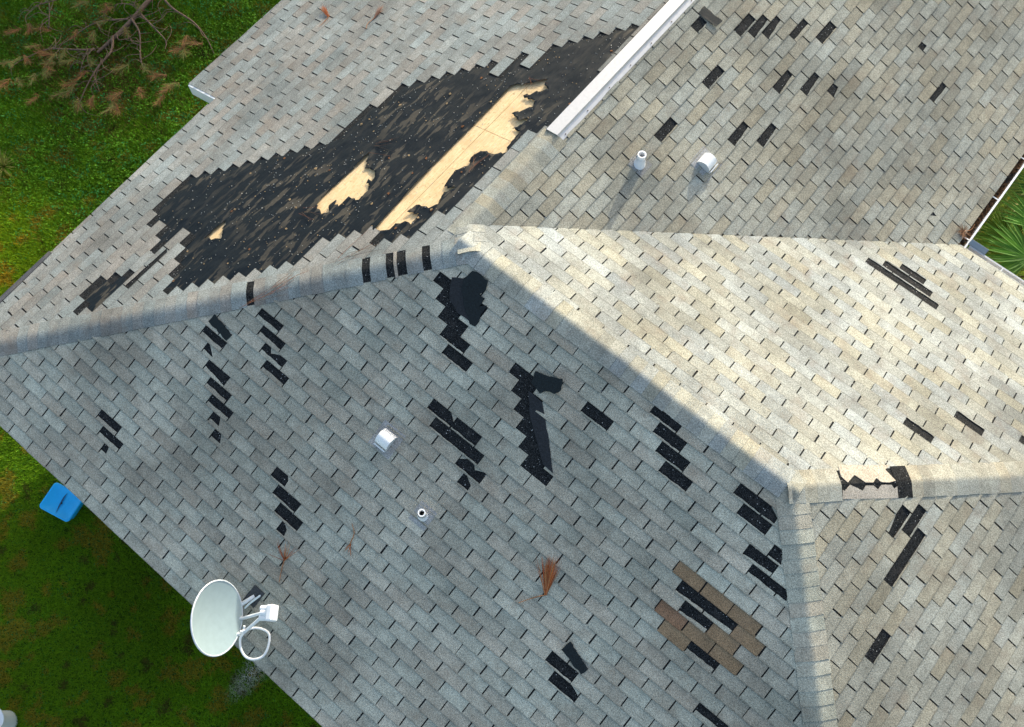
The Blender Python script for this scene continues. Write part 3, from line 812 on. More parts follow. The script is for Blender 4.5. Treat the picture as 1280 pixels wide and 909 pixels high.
# ------------------------------------------------------------------ metal ridge vent
rv = empty('ridge_vent', (X1, 1.75, H1 + G), 'long white metal ridge vent running along the top ridge', 'ridge vent')
def profile(prof, y0, y1, col, name, mat, thick=0.004):
    mb = MB(); k = len(prof)
    def ring(y, dz): return [(X1 + a, y, H1 + G + b + dz) for a, b in prof]
    top = [ring(y0, 0), ring(y1, 0)]; bot = [ring(y0, -thick), ring(y1, -thick)]
    mb.add(top[0] + top[1], [(i, i + 1, i + 1 + k, i + k) for i in range(k - 1)], col)
    mb.add(bot[0] + bot[1], [(i + k, i + 1 + k, i + 1, i) for i in range(k - 1)], col)
    mb.add(top[0] + bot[0], [(i + k, i + 1 + k, i + 1, i) for i in range(k - 1)], col)
    for e in (0, k - 1): mb.add([top[0][e], bot[0][e], bot[1][e], top[1][e]], [(0, 1, 2, 3)], col)
    return mb.obj(name, mat, rv)
profile([(-.128, -.018), (-.123, .014), (.036, .044), (.042, .026)], 1.75, 8.9, (0.60, 0.59, 0.575), 'vent_cover', M_METAL)
profile([(.042, .028), (.048, .008), (.056, .002), (.108, -.014), (.112, -.024)], 1.76, 8.9, (0.60, 0.59, 0.58), 'flange', M_METAL)
for k in range(16):
    y = 1.85 + k * .42
    mb = MB(); zc = H1 + G - .022
    vs = [(X1 + .085 + .007 * math.cos(a), y + .008 * math.sin(a), zc + .014 + h * .7) for h in (0, .012) for a in [2 * math.pi * i / 8 for i in range(8)]]
    mb.add(vs, [(i, (i + 1) % 8, (i + 1) % 8 + 8, i + 8) for i in range(8)] + [tuple(range(8, 16))], (0.12, 0.10, 0.09))
    mb.obj('screw', M_METAL, rv)
mb = MB()
for a0, a1 in ((-.14, -.10),):
    mb.add([(X1 - .121, 1.79, H1 + G + .008), (X1 + .034, 1.79, H1 + G + .038), (X1 + .034, 1.79, H1 + G - .02), (X1 - .121, 1.79, H1 + G - .05)], [(0, 1, 2, 3)], (0.01, 0.01, 0.01))
mb.obj('vent_opening', M_BACK, rv)

# ------------------------------------------------------------------ roof vents
def frame_at(f, s, d):
    o = Vector(FP(f, s, d, 0.016)); n = NV[f]
    us = (Vector(FP(f, s + 1, d)) - Vector(FP(f, s, d))); ud = (Vector(FP(f, s, d + 1)) - Vector(FP(f, s, d)))
    return o, us, ud, n

def pipe_vent(f, s, d, h, r, label):
    o, us, ud, n = frame_at(f, s, d)
    t = empty('vent_pipe', o, label, 'vent pipe', 'white vent pipes on the roof')
    mb = MB(); sg = 20
    # boot: flange plate and cone
    q = [o + us * (.11 * a) + ud * (.12 * b) + n * .004 for a, b in ((-1, -1), (1, -1), (1, 1), (-1, 1))]
    q2 = [p - n * .010 for p in q]
    mb.add(q + q2, [(0, 1, 2, 3), (7, 6, 5, 4), (0, 4, 5, 1), (1, 5, 6, 2), (2, 6, 7, 3), (3, 7, 4, 0)], (0.33, 0.33, 0.32))
    mb.obj('flashing', M_SH, t)
    mb = MB()
    ra = [o + n * .004 + us * (r * 1.55 * math.cos(2 * math.pi * k / sg)) + ud * (r * 1.55 * math.sin(2 * math.pi * k / sg)) for k in range(sg)]
    up = Vector((0, 0, 1))
    def ring(z, rr): return [o + up * z + Vector((rr * math.cos(2 * math.pi * k / sg), rr * math.sin(2 * math.pi * k / sg), 0)) for k in range(sg)]
    # keep ring phase matched to the plate ring
    ra = [o + n * .004 + (us * us.dot(v) + ud * ud.dot(v)) * 1.0 for v in [Vector((r * 1.5 * math.cos(2 * math.pi * k / sg), r * 1.5 * math.sin(2 * math.pi * k / sg), 0)) for k in range(sg)]]
    R = [ra, ring(h * .22, r * 1.2), ring(h * .70, r * 1.16)]
    mb.add([v for x in R for v in x], [(i * sg + k, i * sg + (k + 1) % sg, (i + 1) * sg + (k + 1) % sg, (i + 1) * sg + k) for i in range(2) for k in range(sg)], (0.80, 0.82, 0.84), True)
    mb.obj('boot', M_WHITE, t)
    mb = MB()
    R = [ring(0.0, r), ring(h, r), ring(h, r * .70), ring(h * .4, r * .66)]
    mb.add([v for x in R for v in x], [(i * sg + k, i * sg + (k + 1) % sg, (i + 1) * sg + (k + 1) % sg, (i + 1) * sg + k) for i in range(3) for k in range(sg)], (0.86, 0.86, 0.85))
    mb.obj('pipe', M_WHITE, t)
    mb = MB(); mb.add(ring(h * .55, r * .68), [tuple(range(sg))], (0.012, 0.012, 0.012)); mb.obj('bore', M_BACK, t)
pipe_vent('E', 2.26, 0.95, 0.20, 0.052, 'white vent pipe casting a long shadow, below the metal ridge vent')
pipe_vent('B', 1.80, 2.60, 0.17, 0.042, 'small white vent pipe on the shaded slope above a pale streak')

def hood_vent(f, s, d, label, sgn):
    o, us, ud, n = frame_at(f, s, d)
    t = empty('hood_vent', o, label, 'roof vent', 'white hood vents on the roof')
    mb = MB()
    q = [o + us * (.15 * a) + ud * (.16 * b) + n * .004 for a, b in ((-1, -1), (1, -1), (1, 1), (-1, 1))]
    q2 = [p - n * .010 for p in q]
    mb.add(q + q2, [(0, 1, 2, 3), (7, 6, 5, 4), (0, 4, 5, 1), (1, 5, 6, 2), (2, 6, 7, 3), (3, 7, 4, 0)], (0.36, 0.36, 0.35))
    mb.obj('base_plate', M_SH, t)
    # barrel hood: half cylinder whose axis follows the course
    mb = MB(); sg = 14; R = 0.094; half = 0.082
    rows = []
    for e in (-1, 1):
        rows.append([o + us * (half * e) + ud * (R * math.cos(math.pi * k / sg)) + n * (.006 + .105 * math.sin(math.pi * k / sg)) for k in range(sg + 1)])
    m = sg + 1
    mb.add(rows[0] + rows[1], [(k, k + 1, k + 1 + m, k + m) for k in range(sg)], (0.86, 0.87, 0.86), True)
    mb.obj('hood', M_WHITE, t)
    for e in (-1, 1):
        mb = MB(); mb.add([p - us * (.004 * e) for p in rows[0 if e < 0 else 1]], [tuple(range(m))], (0.84, 0.85, 0.85) if e != sgn else (0.55, 0.57, 0.57))  # the sgn end is greyer, its shade painted into the colour
        mb.obj('end_cap', M_WHITE, t)
    mb = MB()
    for k in range(4):
        a = math.pi * (.18 + .03 * k)
        box(mb, o + ud * (R + .012) + n * (.02 + .015 * k), .15, .012, .006, (us, ud, n), (0.7, 0.72, 0.72))
    mb.obj('louvre', M_WHITE, t)
hood_vent('E', 2.90, 1.545, 'white rounded hood vent casting a shadow on the sunlit slope', -1)
hood_vent('B', 0.975, 2.215, 'white rounded hood vent on the shaded slope', 1)

# ------------------------------------------------------------------ gutters of the inner corner
gz = ZE + .0
def gutter(name, p0, u, out, length, label, cols):
    p0 = Vector(p0); u = Vector(u); out = Vector(out)
    t = empty(name, p0, label, 'gutter')
    prof = [(0.0, 0.0), (0.0, -0.11), (0.07, -0.11), (0.105, -0.05), (0.105, 0.004), (0.128, 0.004), (0.128, -.008)]
    mb = MB(); k = len(prof)
    def ring(y, th): return [p0 + u * y + out * (a + (th if i > 1 else 0)) + Vector((0, 0, b - th)) for i, (a, b) in enumerate(prof)]
    a, b = ring(0, 0), ring(length, 0); c, d = ring(0, .003), ring(length, .003)
    mb.add(a + b, [(i, i + 1, i + 1 + k, i + k) for i in range(k - 1)], cols[0])
    mb.add(c + d, [(i + k, i + 1 + k, i + 1, i) for i in range(k - 1)], cols[0])
    mb.add(a, [tuple(range(4)) + (4,)], cols[0])
    mb.obj('trough', M_WHITE, t)
    return t, p0, u, out
ge, p0, u, out = gutter('gutter', (XE - .012, YC + .02, gz - .035), (0, 1, 0), (1, 0, 0), SE - YC - .1, 'white gutter clogged with brown leaves at the palm side eave', ((0.85, 0.85, 0.84),))
mb = MB(); rr = random.Random(5)
for k in range(520):
    y = rr.uniform(0.0, SE - YC - .2); x = rr.uniform(.004, .10)
    c = p0 + u * y + out * x + Vector((0, 0, rr.uniform(-.045, -.012) + .02 * mnoise.noise(Vector((y * 2, 0, 0)))))
    a = rr.uniform(0, 6.28); l = rr.uniform(.015, .05); w = rr.uniform(.008, .02)
    e1 = Vector((math.cos(a), math.sin(a), rr.uniform(-.3, .3))) * l; e2 = Vector((-math.sin(a), math.cos(a), rr.uniform(-.3, .3))) * w
    dark = mnoise.noise(Vector((y * 3.1, 1.7, 0)))
    col = (0.10, 0.05, 0.022) if dark < .1 else (0.035, 0.030, 0.026) if dark < .3 else (0.20, 0.13, 0.06)
    v = rr.uniform(.6, 1.4)
    mb.add([c - e1, c + e2, c + e1, c - e2], [(0, 1, 2, 3)], tuple(q * v for q in col))
box(mb, p0 + u * ((SE - YC) / 2 - .05) + out * .05 + Vector((0, 0, -.065)), .09, SE - YC - .2, .05, col=(0.05, 0.03, 0.018))
tag(mb.obj('leaf_litter', M_DEBRIS, ge), kind='stuff')
for y in (.16, .95, 1.75, 2.6):
    mb = MB(); box(mb, p0 + u * y + out * .055 + Vector((0, 0, .004)), .12, .018, .003, col=(0.85, 0.84, 0.82)); mb.obj('hanger', M_WHITE, ge)
gc, p0, u, out = gutter('gutter', (XE + .14, YC - .012, gz - .035), (1, 0, 0), (0, 1, 0), L + 3.9 - XE, 'grey metal gutter meeting the clogged one at the corner by the palm', ((0.50, 0.52, 0.53),))
for x in (.5, 1.3, 2.1):
    mb = MB(); box(mb, p0 + u * x + out * .055 + Vector((0, 0, .004)), .018, .12, .003, col=(0.6, 0.62, 0.63)); mb.obj('hanger', M_METAL, gc)
mb = MB()   # splash guard at the corner
for a, b, h in ((0, .25, .06),):
    q0 = p0 + out * .134 + u * (a - .03)
    vs = [q0, q0 + u * (b - a), q0 + u * (b - a) + Vector((0, .05, h)), q0 + Vector((0, .05, h))]
    mb.add(vs + [v + Vector((0, .004, 0)) for v in vs], [(0, 1, 2, 3), (7, 6, 5, 4), (0, 4, 5, 1), (1, 5, 6, 2), (2, 6, 7, 3), (3, 7, 4, 0)], (0.24, 0.29, 0.33))
mb.obj('splash_guard', M_METAL, gc)

# ------------------------------------------------------------------ satellite dish
PD = Vector((0.790, -4.616, -1.15 + G))
nd = Vector((0.733, 0.564, 0.378)).normalized()
dn = (Vector((0, 0, -1)) + nd * nd.z).normalized()
sd = nd.cross(dn).normalized()
foot = Vector(FP('B', .84, 4.50, 0.016))
dish = empty('satellite_dish', foot, 'white satellite dish with receiver arm overhanging the lower eave', 'satellite dish')
def dpt(r, a, off=0.0):
    x, y = r * math.cos(a), r * math.sin(a)
    return PD + sd * (x * .385) + dn * (y * .405) + nd * (-.065 + .065 * r * r + off)
mb = MB(); nr, na = 9, 40
for off, fl in ((0, 1), (-.012, 0)):
    vs = [dpt(0, 0, off)] + [dpt((i + 1) / nr, 2 * math.pi * k / na, off) for i in range(nr) for k in range(na)]
    fs = [(0, 1 + k, 1 + (k + 1) % na) for k in range(na)] + [(1 + i * na + k, 1 + (i + 1) * na + k, 1 + (i + 1) * na + (k + 1) % na, 1 + i * na + (k + 1) % na) for i in range(nr - 1) for k in range(na)]
    mb.add(vs, fs, (0.335, 0.425, 0.435), True)
mb.obj('reflector', M_WHITE, dish)
mb = MB(); ring = [dpt(1.0, 2 * math.pi * k / na, -.006) for k in range(na)]
tube(mb, ring + [ring[0]], .010, seg=6, col=(0.62, 0.66, 0.68), caps=False); mb.obj('rim', M_WHITE, dish)
LN = Vector((1.195, -4.231, -1.05 + G))
bp = dpt(1.0, math.pi / 2, -.03)
mb = MB(); tube(mb, [bp + sd * .02 - dn * .06 - nd * .03, bp + sd * .03 + nd * .05, LN - nd * .06 + dn * .05 + sd * .02], .020, .018, 8, (0.80, 0.83, 0.84)); mb.obj('feed_arm', M_WHITE, dish)
b2 = bp - sd * .13
mb = MB(); tube(mb, [dpt(.97, math.pi / 2 + .42, -.03), b2 + nd * .08 - dn * .02, LN - sd * .05 - nd * .02 + Vector((-.05, .02, -.03))], .022, .018, 8, (0.86, 0.87, 0.87)); mb.obj('feed_arm', M_WHITE, dish)
def lnb(c, l, r, name='receiver'):
    mb = MB(); c = Vector(c)
    tube(mb, [c - nd * l, c - nd * l * .55, c - nd * l * .5, c, c + nd * l * .05], r, r * 1.0, 12, (0.86, 0.87, 0.86)); mb.obj(name, M_WHITE, dish)
lnb(LN + sd * .045, .10, .036); lnb(LN - sd * .045, .10, .036); lnb(LN - sd * .0 - dn * .02, .085, .03)
mb = MB(); box(mb, LN + nd * .035, .17, .13, .08, (sd, dn, nd), (0.87, 0.88, 0.87)); ob = mb.obj('receiver_housing', M_WHITE, dish)
bv = ob.modifiers.new('b', 'BEVEL'); bv.width = .02; bv.segments = 3
mb = MB(); pm = PD - nd * .16
tube(mb, catmull([foot, foot + Vector((-.04, -.12, .0)), Vector((.70, -4.60, -1.575 + G)), Vector((.62, -4.74, -1.42 + G)), pm], 5), .024, seg=10, col=(0.72, 0.75, 0.77)); mb.obj('mast', M_METAL, dish)
mb = MB(); box(mb, pm + nd * .05, .13, .16, .05, (sd, dn, nd), (0.62, 0.65, 0.67)); mb.obj('bracket', M_METAL, dish)
mb = MB(); o, us, ud, n = frame_at('B', .84, 4.50); box(mb, o + n * .006, .15, .20, .012, (us, ud, n), (0.05, 0.055, 0.06)); mb.obj('foot_plate', M_BACK, dish)
mb = MB(); tube(mb, [o + us * .05 - ud * .06, o + us * .02 + ud * .07 + n * .05, o + ud * .16 + n * .03], .012, seg=8, col=(0.70, 0.78, 0.80)); mb.obj('brace', M_METAL, dish)
zc = -1.44 + G
loop = [(1.01, -4.60, -1.40 + G), (1.10, -4.47, zc), (1.24, -4.42, zc + .01), (1.325, -4.50, zc), (1.36, -4.62, zc - .03), (1.31, -4.715, zc - .05), (1.22, -4.76, zc - .06), (1.12, -4.735, zc - .05), (1.045, -4.66, zc - .02), (1.035, -4.60, zc), (1.0, -4.53, -1.40 + G)]
mb = MB(); tube(mb, catmull(loop, 6), .0135, seg=8, col=(0.86, 0.86, 0.84)); mb.obj('cable', M_PLASTIC, dish)

# ------------------------------------------------------------------ pine needles on the roof
def needle_fan(mb, base, axis, side, up, n, ln, spread, cols, wid=0.004):
    for k in range(n):
        a = random.gauss(0, spread); b = random.uniform(0.0, .25)
        dr = (axis * math.cos(a) + side * math.sin(a) + up * b).normalized()
        l = ln * random.uniform(.6, 1.05)
        w = dr.cross(up).normalized() * wid
        c = random.choice(cols); v = random.uniform(.7, 1.3)
        p = base + side * random.gauss(0, .006) + up * random.uniform(.0, .015)
        bend = side * random.uniform(-.03, .03) * l * 3 - up * (.1 * l)
        mb.add([p - w, p + w, p + dr * l * .6 + w * .8, p + dr * l * .6 - w * .8, p + dr * l + bend * .3], [(0, 1, 2, 3), (3, 2, 4)], tuple(x * v for x in c))
RED = [(0.42, 0.10, 0.025), (0.50, 0.16, 0.04), (0.33, 0.07, 0.02), (0.48, 0.22, 0.08)]
def roof_needles(f, s, d, ang, n, ln, spread, label, stem=None, cols=None):
    o, us, ud, nn = frame_at(f, s, d); o = o + nn * .006
    t = empty('pine_needle_tuft', o, label, 'pine needles')
    ax = (us * math.cos(ang) + ud * math.sin(ang)).normalized(); side = nn.cross(ax).normalized()
    mb = MB(); needle_fan(mb, o, ax, side, nn, n, ln, spread, cols or RED, .0028); mb.obj('needles', M_NEEDLE, t)
    mb = MB()
    st = stem or [(0, 0), (-.12, .03), (-.22, -.01)]
    tube(mb, catmull([o + ax * a + side * b + nn * .008 for a, b in st], 4), .006, .003, 6, (0.36, 0.17, 0.08)); mb.obj('stem', M_BARK, t)
def angB(px0, px1, f='B'):
    return 0
roof_needles('B', 3.33, 2.405, math.radians(-120), 150, .43, .16, 'bright orange fan of dead pine needles on the shaded slope', [(0, 0), (-.06, .14), (-.13, .27)])
roof_needles('B', 0.87, 3.97, math.radians(-122), 16, .26, .55, 'thin scatter of reddish needles near a torn tab above the dish', [(0, 0), (-.1, .02), (-.24, .03)])
roof_needles('B', 1.35, 3.35, math.radians(60), 7, .15, .7, 'few reddish needle strands left of the small vent pipe')
roof_needles('A', 2.10, 4.50, math.radians(70), 46, .30, .10, 'orange pine needle sprig on the slope near the lawn', [(0, 0), (-.06, .1), (-.10, .2)])
roof_needles('A', 2.36, 3.78, math.radians(10), 40, .28, .12, 'faded needle sprig in the middle of the upper left slope', None, [(0.30, 0.16, 0.11), (0.34, 0.20, 0.14)])
roof_needles('E', 4.93, 4.72, math.radians(200), 70, .14, 1.2, 'clump of brown needles in the valley by the gutter corner', None, [(0.20, 0.09, 0.04), (0.28, 0.14, 0.07), (0.12, 0.06, 0.03)])

# small chips, nails and splinters left on the felt
mb = MB(); rc = random.Random(11); cnt = 0
while cnt < 900:
    s, d = rc.uniform(-3.2, 4.0), rc.uniform(.15, 3.9)
    if not inpoly((s, d), BIG): continue
    cnt += 1
    k = rc.random()
    sz = rc.uniform(.003, .009) if k < .94 else rc.uniform(.012, .026)
    col = (0.50, 0.50, 0.47) if k < .74 else (0.50, 0.36, 0.20) if k < .97 else (0.33, 0.15, 0.07)
    z = feltz(s, d) + .003
    a = rc.uniform(0, 6.28)
    vs = [(s + sz * rc.uniform(.5, 1.1) * math.cos(a + q), d + sz * rc.uniform(.4, 1.0) * math.sin(a + q)) for q in (0, 1.6, 3.1, 4.7)]
    top = [FP('A', *v, z + .004) for v in vs]; bot = [FP('A', *v, z - .002) for v in vs]
    mb.add(top + bot, [(0, 1, 2, 3), (3, 2, 1, 0), (0, 4, 5, 1), (1, 5, 6, 2), (2, 6, 7, 3), (3, 7, 4, 0)], col)
for f, n in (('B', 150), ('E', 60), ('C', 20), ('D', 20)):
    pass
tag(mb.obj('debris_chips', M_DEBRIS), 'tiny pale chips and splinters scattered over the torn felt', 'debris', kind='stuff')

# twigs and straw along the foot of the bare patch
for k, (s, d, a, l) in enumerate([(-2.0, 1.55, .3, .7), (-1.7, 1.42, .2, .55), (-.9, 1.0, .35, .5), (0.9, .55, .1, .35), (-0.6, 2.0, 1.2, .3), (.55, 1.95, 1.0, .35), (2.3, .9, 1.5, .3)]):
    o, us, ud, nn = frame_at('A', s, d); o = o + nn * .02
    mb = MB()
    for q in range(5):
        x = o + us * random.uniform(-.1, .1) + ud * random.uniform(-.04, .04); an = a + random.gauss(0, .35)
        v = us * math.cos(an) - ud * math.sin(an)
        tube(mb, [x, x + v * l * random.uniform(.2, .6), x + v * l * random.uniform(.6, 1) + ud * random.uniform(-.03, .03)], .0022, .0012, 4, random.choice([(0.25, 0.09, 0.05), (0.20, 0.11, 0.07), (0.13, 0.09, 0.06)]))
    lab = ['reddish twigs along the hip at the left end of the bare felt', 'reddish twigs at the lower edge of the bare felt', 'thin twigs on felt near the hip caps', 'reddish twigs below the large bare plywood', 'thin twigs on felt beside the small plywood tear', 'twig bits on felt above the middle plywood tear', 'thin straw stuck on felt near the ridge vent'][k]
    tag(mb.obj('twig_litter', M_BARK, None, tuple(o)), lab, 'twigs')

# ------------------------------------------------------------------ blue tub lid and white bin on the lawn
def rsq(cx, cy, hx, hy, r, rot, n=6):
    pts = []
    for sx, sy, a0 in ((1, 1, 0), (-1, 1, 90), (-1, -1, 180), (1, -1, 270)):
        for k in range(n + 1):
            a = math.radians(a0 + 90 * k / n)
            x = sx * (hx - r) + r * math.cos(a); y = sy * (hy - r) + r * math.sin(a)
            pts.append((cx + x * math.cos(rot) - y * math.sin(rot), cy + x * math.sin(rot) + y * math.cos(rot)))
    return pts
TC = Vector((-2.91, -5.30, 0.0)); rot = math.radians(-77)
tub = empty('blue_tub', TC, 'blue plastic tub with creased top standing on the grass by the eave', 'tub')
lev = [(.150, .205, .0), (.175, .225, .10), (.182, .232, .17), (.205, .255, .175), (.208, .258, .195), (.200, .250, .205), (.180, .230, .200), (.16, .21, .190), (.06, .10, .178)]
mb = MB(); R = [[(x, y, z + .03 if False else z) for x, y in rsq(TC.x, TC.y, hx, hy, .055 if i < 8 else .03, rot)] for i, (hx, hy, z) in enumerate(lev)]
m = len(R[0])
mb.add([v for x in R for v in x], [(i * m + k, i * m + (k + 1) % m, (i + 1) * m + (k + 1) % m, (i + 1) * m + k) for i in range(len(R) - 1) for k in range(m)] + [tuple((len(R) - 1) * m + k for k in range(m))], (0.006, 0.42, 0.90), True)
mb.obj('body', M_PLASTIC, tub)
mb = MB(); cz = .1915
cr = [(-.05, .13), (-.035, .06), (-.005, 0), (.03, -.07), (.085, -.15)]
def tl(a, b, z): return (TC.x + a * math.cos(rot + 1.2) - b * math.sin(rot + 1.2), TC.y + a * math.sin(rot + 1.2) + b * math.cos(rot + 1.2), z)
for i in range(len(cr) - 1):
    (a, b), (c, d) = cr[i], cr[i + 1]; w0 = [.003, .011, .014, .010, .002][i]; w1 = [.003, .011, .014, .010, .002][i + 1]
    z0 = [.197, .188, .186, .188, .198][i]; z1 = [.197, .188, .186, .188, .198][i + 1]
    mb.add([tl(a - w0, b, z0 + .004), tl(a + w0, b, z0 + .004), tl(c + w1, d, z1 + .004), tl(c - w1, d, z1 + .004)], [(0, 1, 2, 3)], (0.006, 0.06, 0.16))
mb.obj('crease', M_PLASTIC, tub)
mb = MB(); q = [tl(.014 + .013 * math.cos(k * .785), -.01 + .013 * math.sin(k * .785), .193) for k in range(8)]; mb.add(q, [tuple(range(8))], (0.01, 0.02, 0.03)); mb.obj('hole', M_BACK, tub)

WC = Vector((-1.30, -7.72, 0.0))
wb = empty('white_bin', WC, 'white plastic bin lid and rim at the lower left corner of the picture', 'bin')
def disc(mb, c, r, z0, z1, col, a0=0, a1=6.2832, n=24, sq=1.0):
    top = [(c.x + r * math.cos(a0 + (a1 - a0) * k / n), c.y + sq * r * math.sin(a0 + (a1 - a0) * k / n), z1) for k in range(n)]
    bot = [(x, y, z0) for x, y, _ in top]
    mb.add(top + bot, [tuple(range(n))] + [(k, k + n, (k + 1) % n + n, (k + 1) % n) for k in range(n)], col)
mb = MB(); disc(mb, WC + Vector((0, -.06, 0)), .155, 0, .38, (0.80, 0.82, 0.82)); mb.obj('body', M_PLASTIC, wb)
mb = MB(); disc(mb, WC + Vector((-.03, .0, 0)), .17, .385, .41, (0.84, 0.85, 0.85), sq=.8); mb.obj('lid', M_PLASTIC, wb)
mb = MB(); tube(mb, [WC + Vector((-.15, .02, .43)), WC + Vector((.0, -.03, .435)), WC + Vector((.20, .0, .425))], .014, seg=8, col=(0.88, 0.89, 0.89)); mb.obj('handle', M_PLASTIC, wb)

# ------------------------------------------------------------------ fallen pine branch
BR = {'main': [(-8.72, 2.6), (-8.62, 1.69), (-8.56, 1.22), (-8.53, 0.73), (-8.55, 0.34)], 'l2': [(-8.59, 1.15), (-8.95, 0.83), (-9.08, 0.57), (-9.09, 0.03)], 'l3': [(-8.55, 0.34), (-8.79, 0.13), (-9.19, -0.16), (-9.34, -0.47), (-9.46, -0.72)], 'l4': [(-8.55, 1.19), (-8.28, 1.1), (-8.05, 0.9), (-7.84, 0.71), (-7.61, 0.62)], 'l5': [(-8.57, 1.38), (-8.15, 1.32), (-7.8, 1.27), (-7.65, 1.13)], 'l6': [(-8.7, 2.2), (-8.5, 1.9), (-8.18, 1.82), (-7.72, 1.86), (-7.33, 1.78), (-6.98, 1.63)], 'l7': [(-8.53, 0.73), (-8.3, 0.48), (-8.23, 0.09), (-8.08, -0.32), (-7.94, -0.62)], 'l8': [(-8.55, 0.34), (-8.56, 0.11), (-8.43, -0.13)], 'l9': [(-8.52, 0.81), (-8.38, 0.74), (-8.31, 0.89), (-8.11, 0.9)], 'l10': [(-8.28, 0.28), (-8.13, -0.04), (-7.88, -0.19)], 'l11': [(-8.72, 1.42), (-8.99, 1.33)], 'l12': [(-9.83, 0.67), (-10.04, 0.3), (-10.06, 0.14)], 'l13': [(-9.9, 0.49), (-9.63, 0.26), (-9.5, 0.08)]}
TU = [(-9.85, -0.1, 0), (-9.17, 1.05, 0), (-8.99, 1.08, 0), (-9.43, 0.03, 0), (-9.11, 0.34, 0), (-9.39, -0.6, 0), (-9.44, -0.82, 1), (-9.32, -0.28, 1), (-9.01, -0.22, 1), (-8.95, -0.03, 1), (-8.84, -0.36, 1), (-8.95, -0.74, 1), (-8.99, -0.27, 0), (-8.25, -0.41, 0), (-8.23, -0.65, 1), (-7.98, -0.61, 1), (-7.85, -0.4, 0), (-7.53, -0.02, 0), (-7.43, -0.26, 0), (-7.38, 0.21, 0), (-6.95, 0.36, 0), (-6.97, 0.62, 0), (-8.56, -0.99, 0), (-7.55, 1.49, 0), (-7.39, 1.29, 0), (-9.41, 0.89, 1), (-8.66, -0.1, 1), (-8.31, -0.14, 0), (-7.7, 0.59, 1), (-7.22, 1.55, 0), (-9.18, -1.08, 0), (-7.2, 0.68, 0), (-8.83, 0.87, 1)]
branch = empty('fallen_pine_branch', (-8.6, 1.0, 0), 'fallen pine branch with browning needle tufts lying on the lawn', 'branch')
rb = random.Random(21)
for k, pts in BR.items():
    r0 = {'main': .048, 'l6': .027, 'l5': .020, 'l4': .020, 'l7': .024, 'l2': .017, 'l3': .018}.get(k, .010)
    r1 = {'main': .026}.get(k, .005)
    P = [(x, y, .17 + rb.uniform(-.03, .04) - .02 * i) for i, (x, y) in enumerate(pts)]
    mb = MB(); tube(mb, catmull(P, 5), r0, r1, 8, (0.155, 0.105, 0.075)); mb.obj('limb', M_BARK, branch)
    for q in range(8):
        i = rb.randrange(1, len(P)); b0 = Vector(P[i - 1]).lerp(Vector(P[i]), rb.random()); a = rb.uniform(0, 6.28); ln = rb.uniform(.18, .5)
        mb = MB(); tube(mb, catmull([b0, b0 + Vector((math.cos(a) * ln * .5, math.sin(a) * ln * .5, .02)), b0 + Vector((math.cos(a + .4) * ln, math.sin(a + .4) * ln, -.05))], 3), .007, .003, 5, (0.17, 0.12, 0.08)); mb.obj('twig', M_BARK, branch)
BROWN_ = [(0.17, 0.065, 0.018), (0.21, 0.085, 0.022), (0.12, 0.05, 0.018), (0.20, 0.13, 0.035)]
OLIVE = [(0.13, 0.15, 0.03), (0.18, 0.17, 0.04), (0.10, 0.12, 0.025)]
TU += [(x + rb.gauss(0, .22), y + rb.gauss(0, .22), rb.choice((0, 1, 1))) for x, y, k in TU[::2]]
for x, y, kind in TU:
    a0 = rb.uniform(-2.6, -.2)
    base = Vector((x, y + .08, .16))
    ax = Vector((math.cos(a0), math.sin(a0), .1)).normalized(); sdv = Vector((0, 0, 1)).cross(ax).normalized()
    mb = MB()
    ln = rb.uniform(.14, .24)
    for q in range(5):     # bottle-brush: needles leave the shoot all along its tip
        needle_fan(mb, base + ax * (.045 * q), ax, sdv, Vector((0, 0, 1)), 10, ln, .62, BROWN_ if kind == 0 else OLIVE + BROWN_[:1], .0028)
    mb.obj('needle_tuft', M_NEEDLE, branch)

# spiky yellow-green tuft at the picture's left edge
tf = empty('spiky_grass_tuft', (-8.02, -2.2, 0), 'spiky yellow green grass tuft at the left edge of the lawn', 'plant')
mb = MB()
for k in range(90):
    a = rb.uniform(0, 6.28); e = rb.uniform(.1, 1.2); l = rb.uniform(.22, .42)
    dr = Vector((math.cos(a) * math.cos(e), math.sin(a) * math.cos(e), math.sin(e))); w = Vector((-math.sin(a), math.cos(a), 0)) * .006
    b0 = Vector((-8.02, -2.2, .02)); v = rb.uniform(.7, 1.2)
    mb.add([b0 - w, b0 + w, b0 + dr * l * .6 + w, b0 + dr * l * .6 - w, b0 + dr * l - Vector((0, 0, .05))], [(0, 1, 2, 3), (3, 2, 4)], tuple(q * v for q in (0.24, 0.24, 0.06)))
mb.obj('blades', M_GRASS, tf)

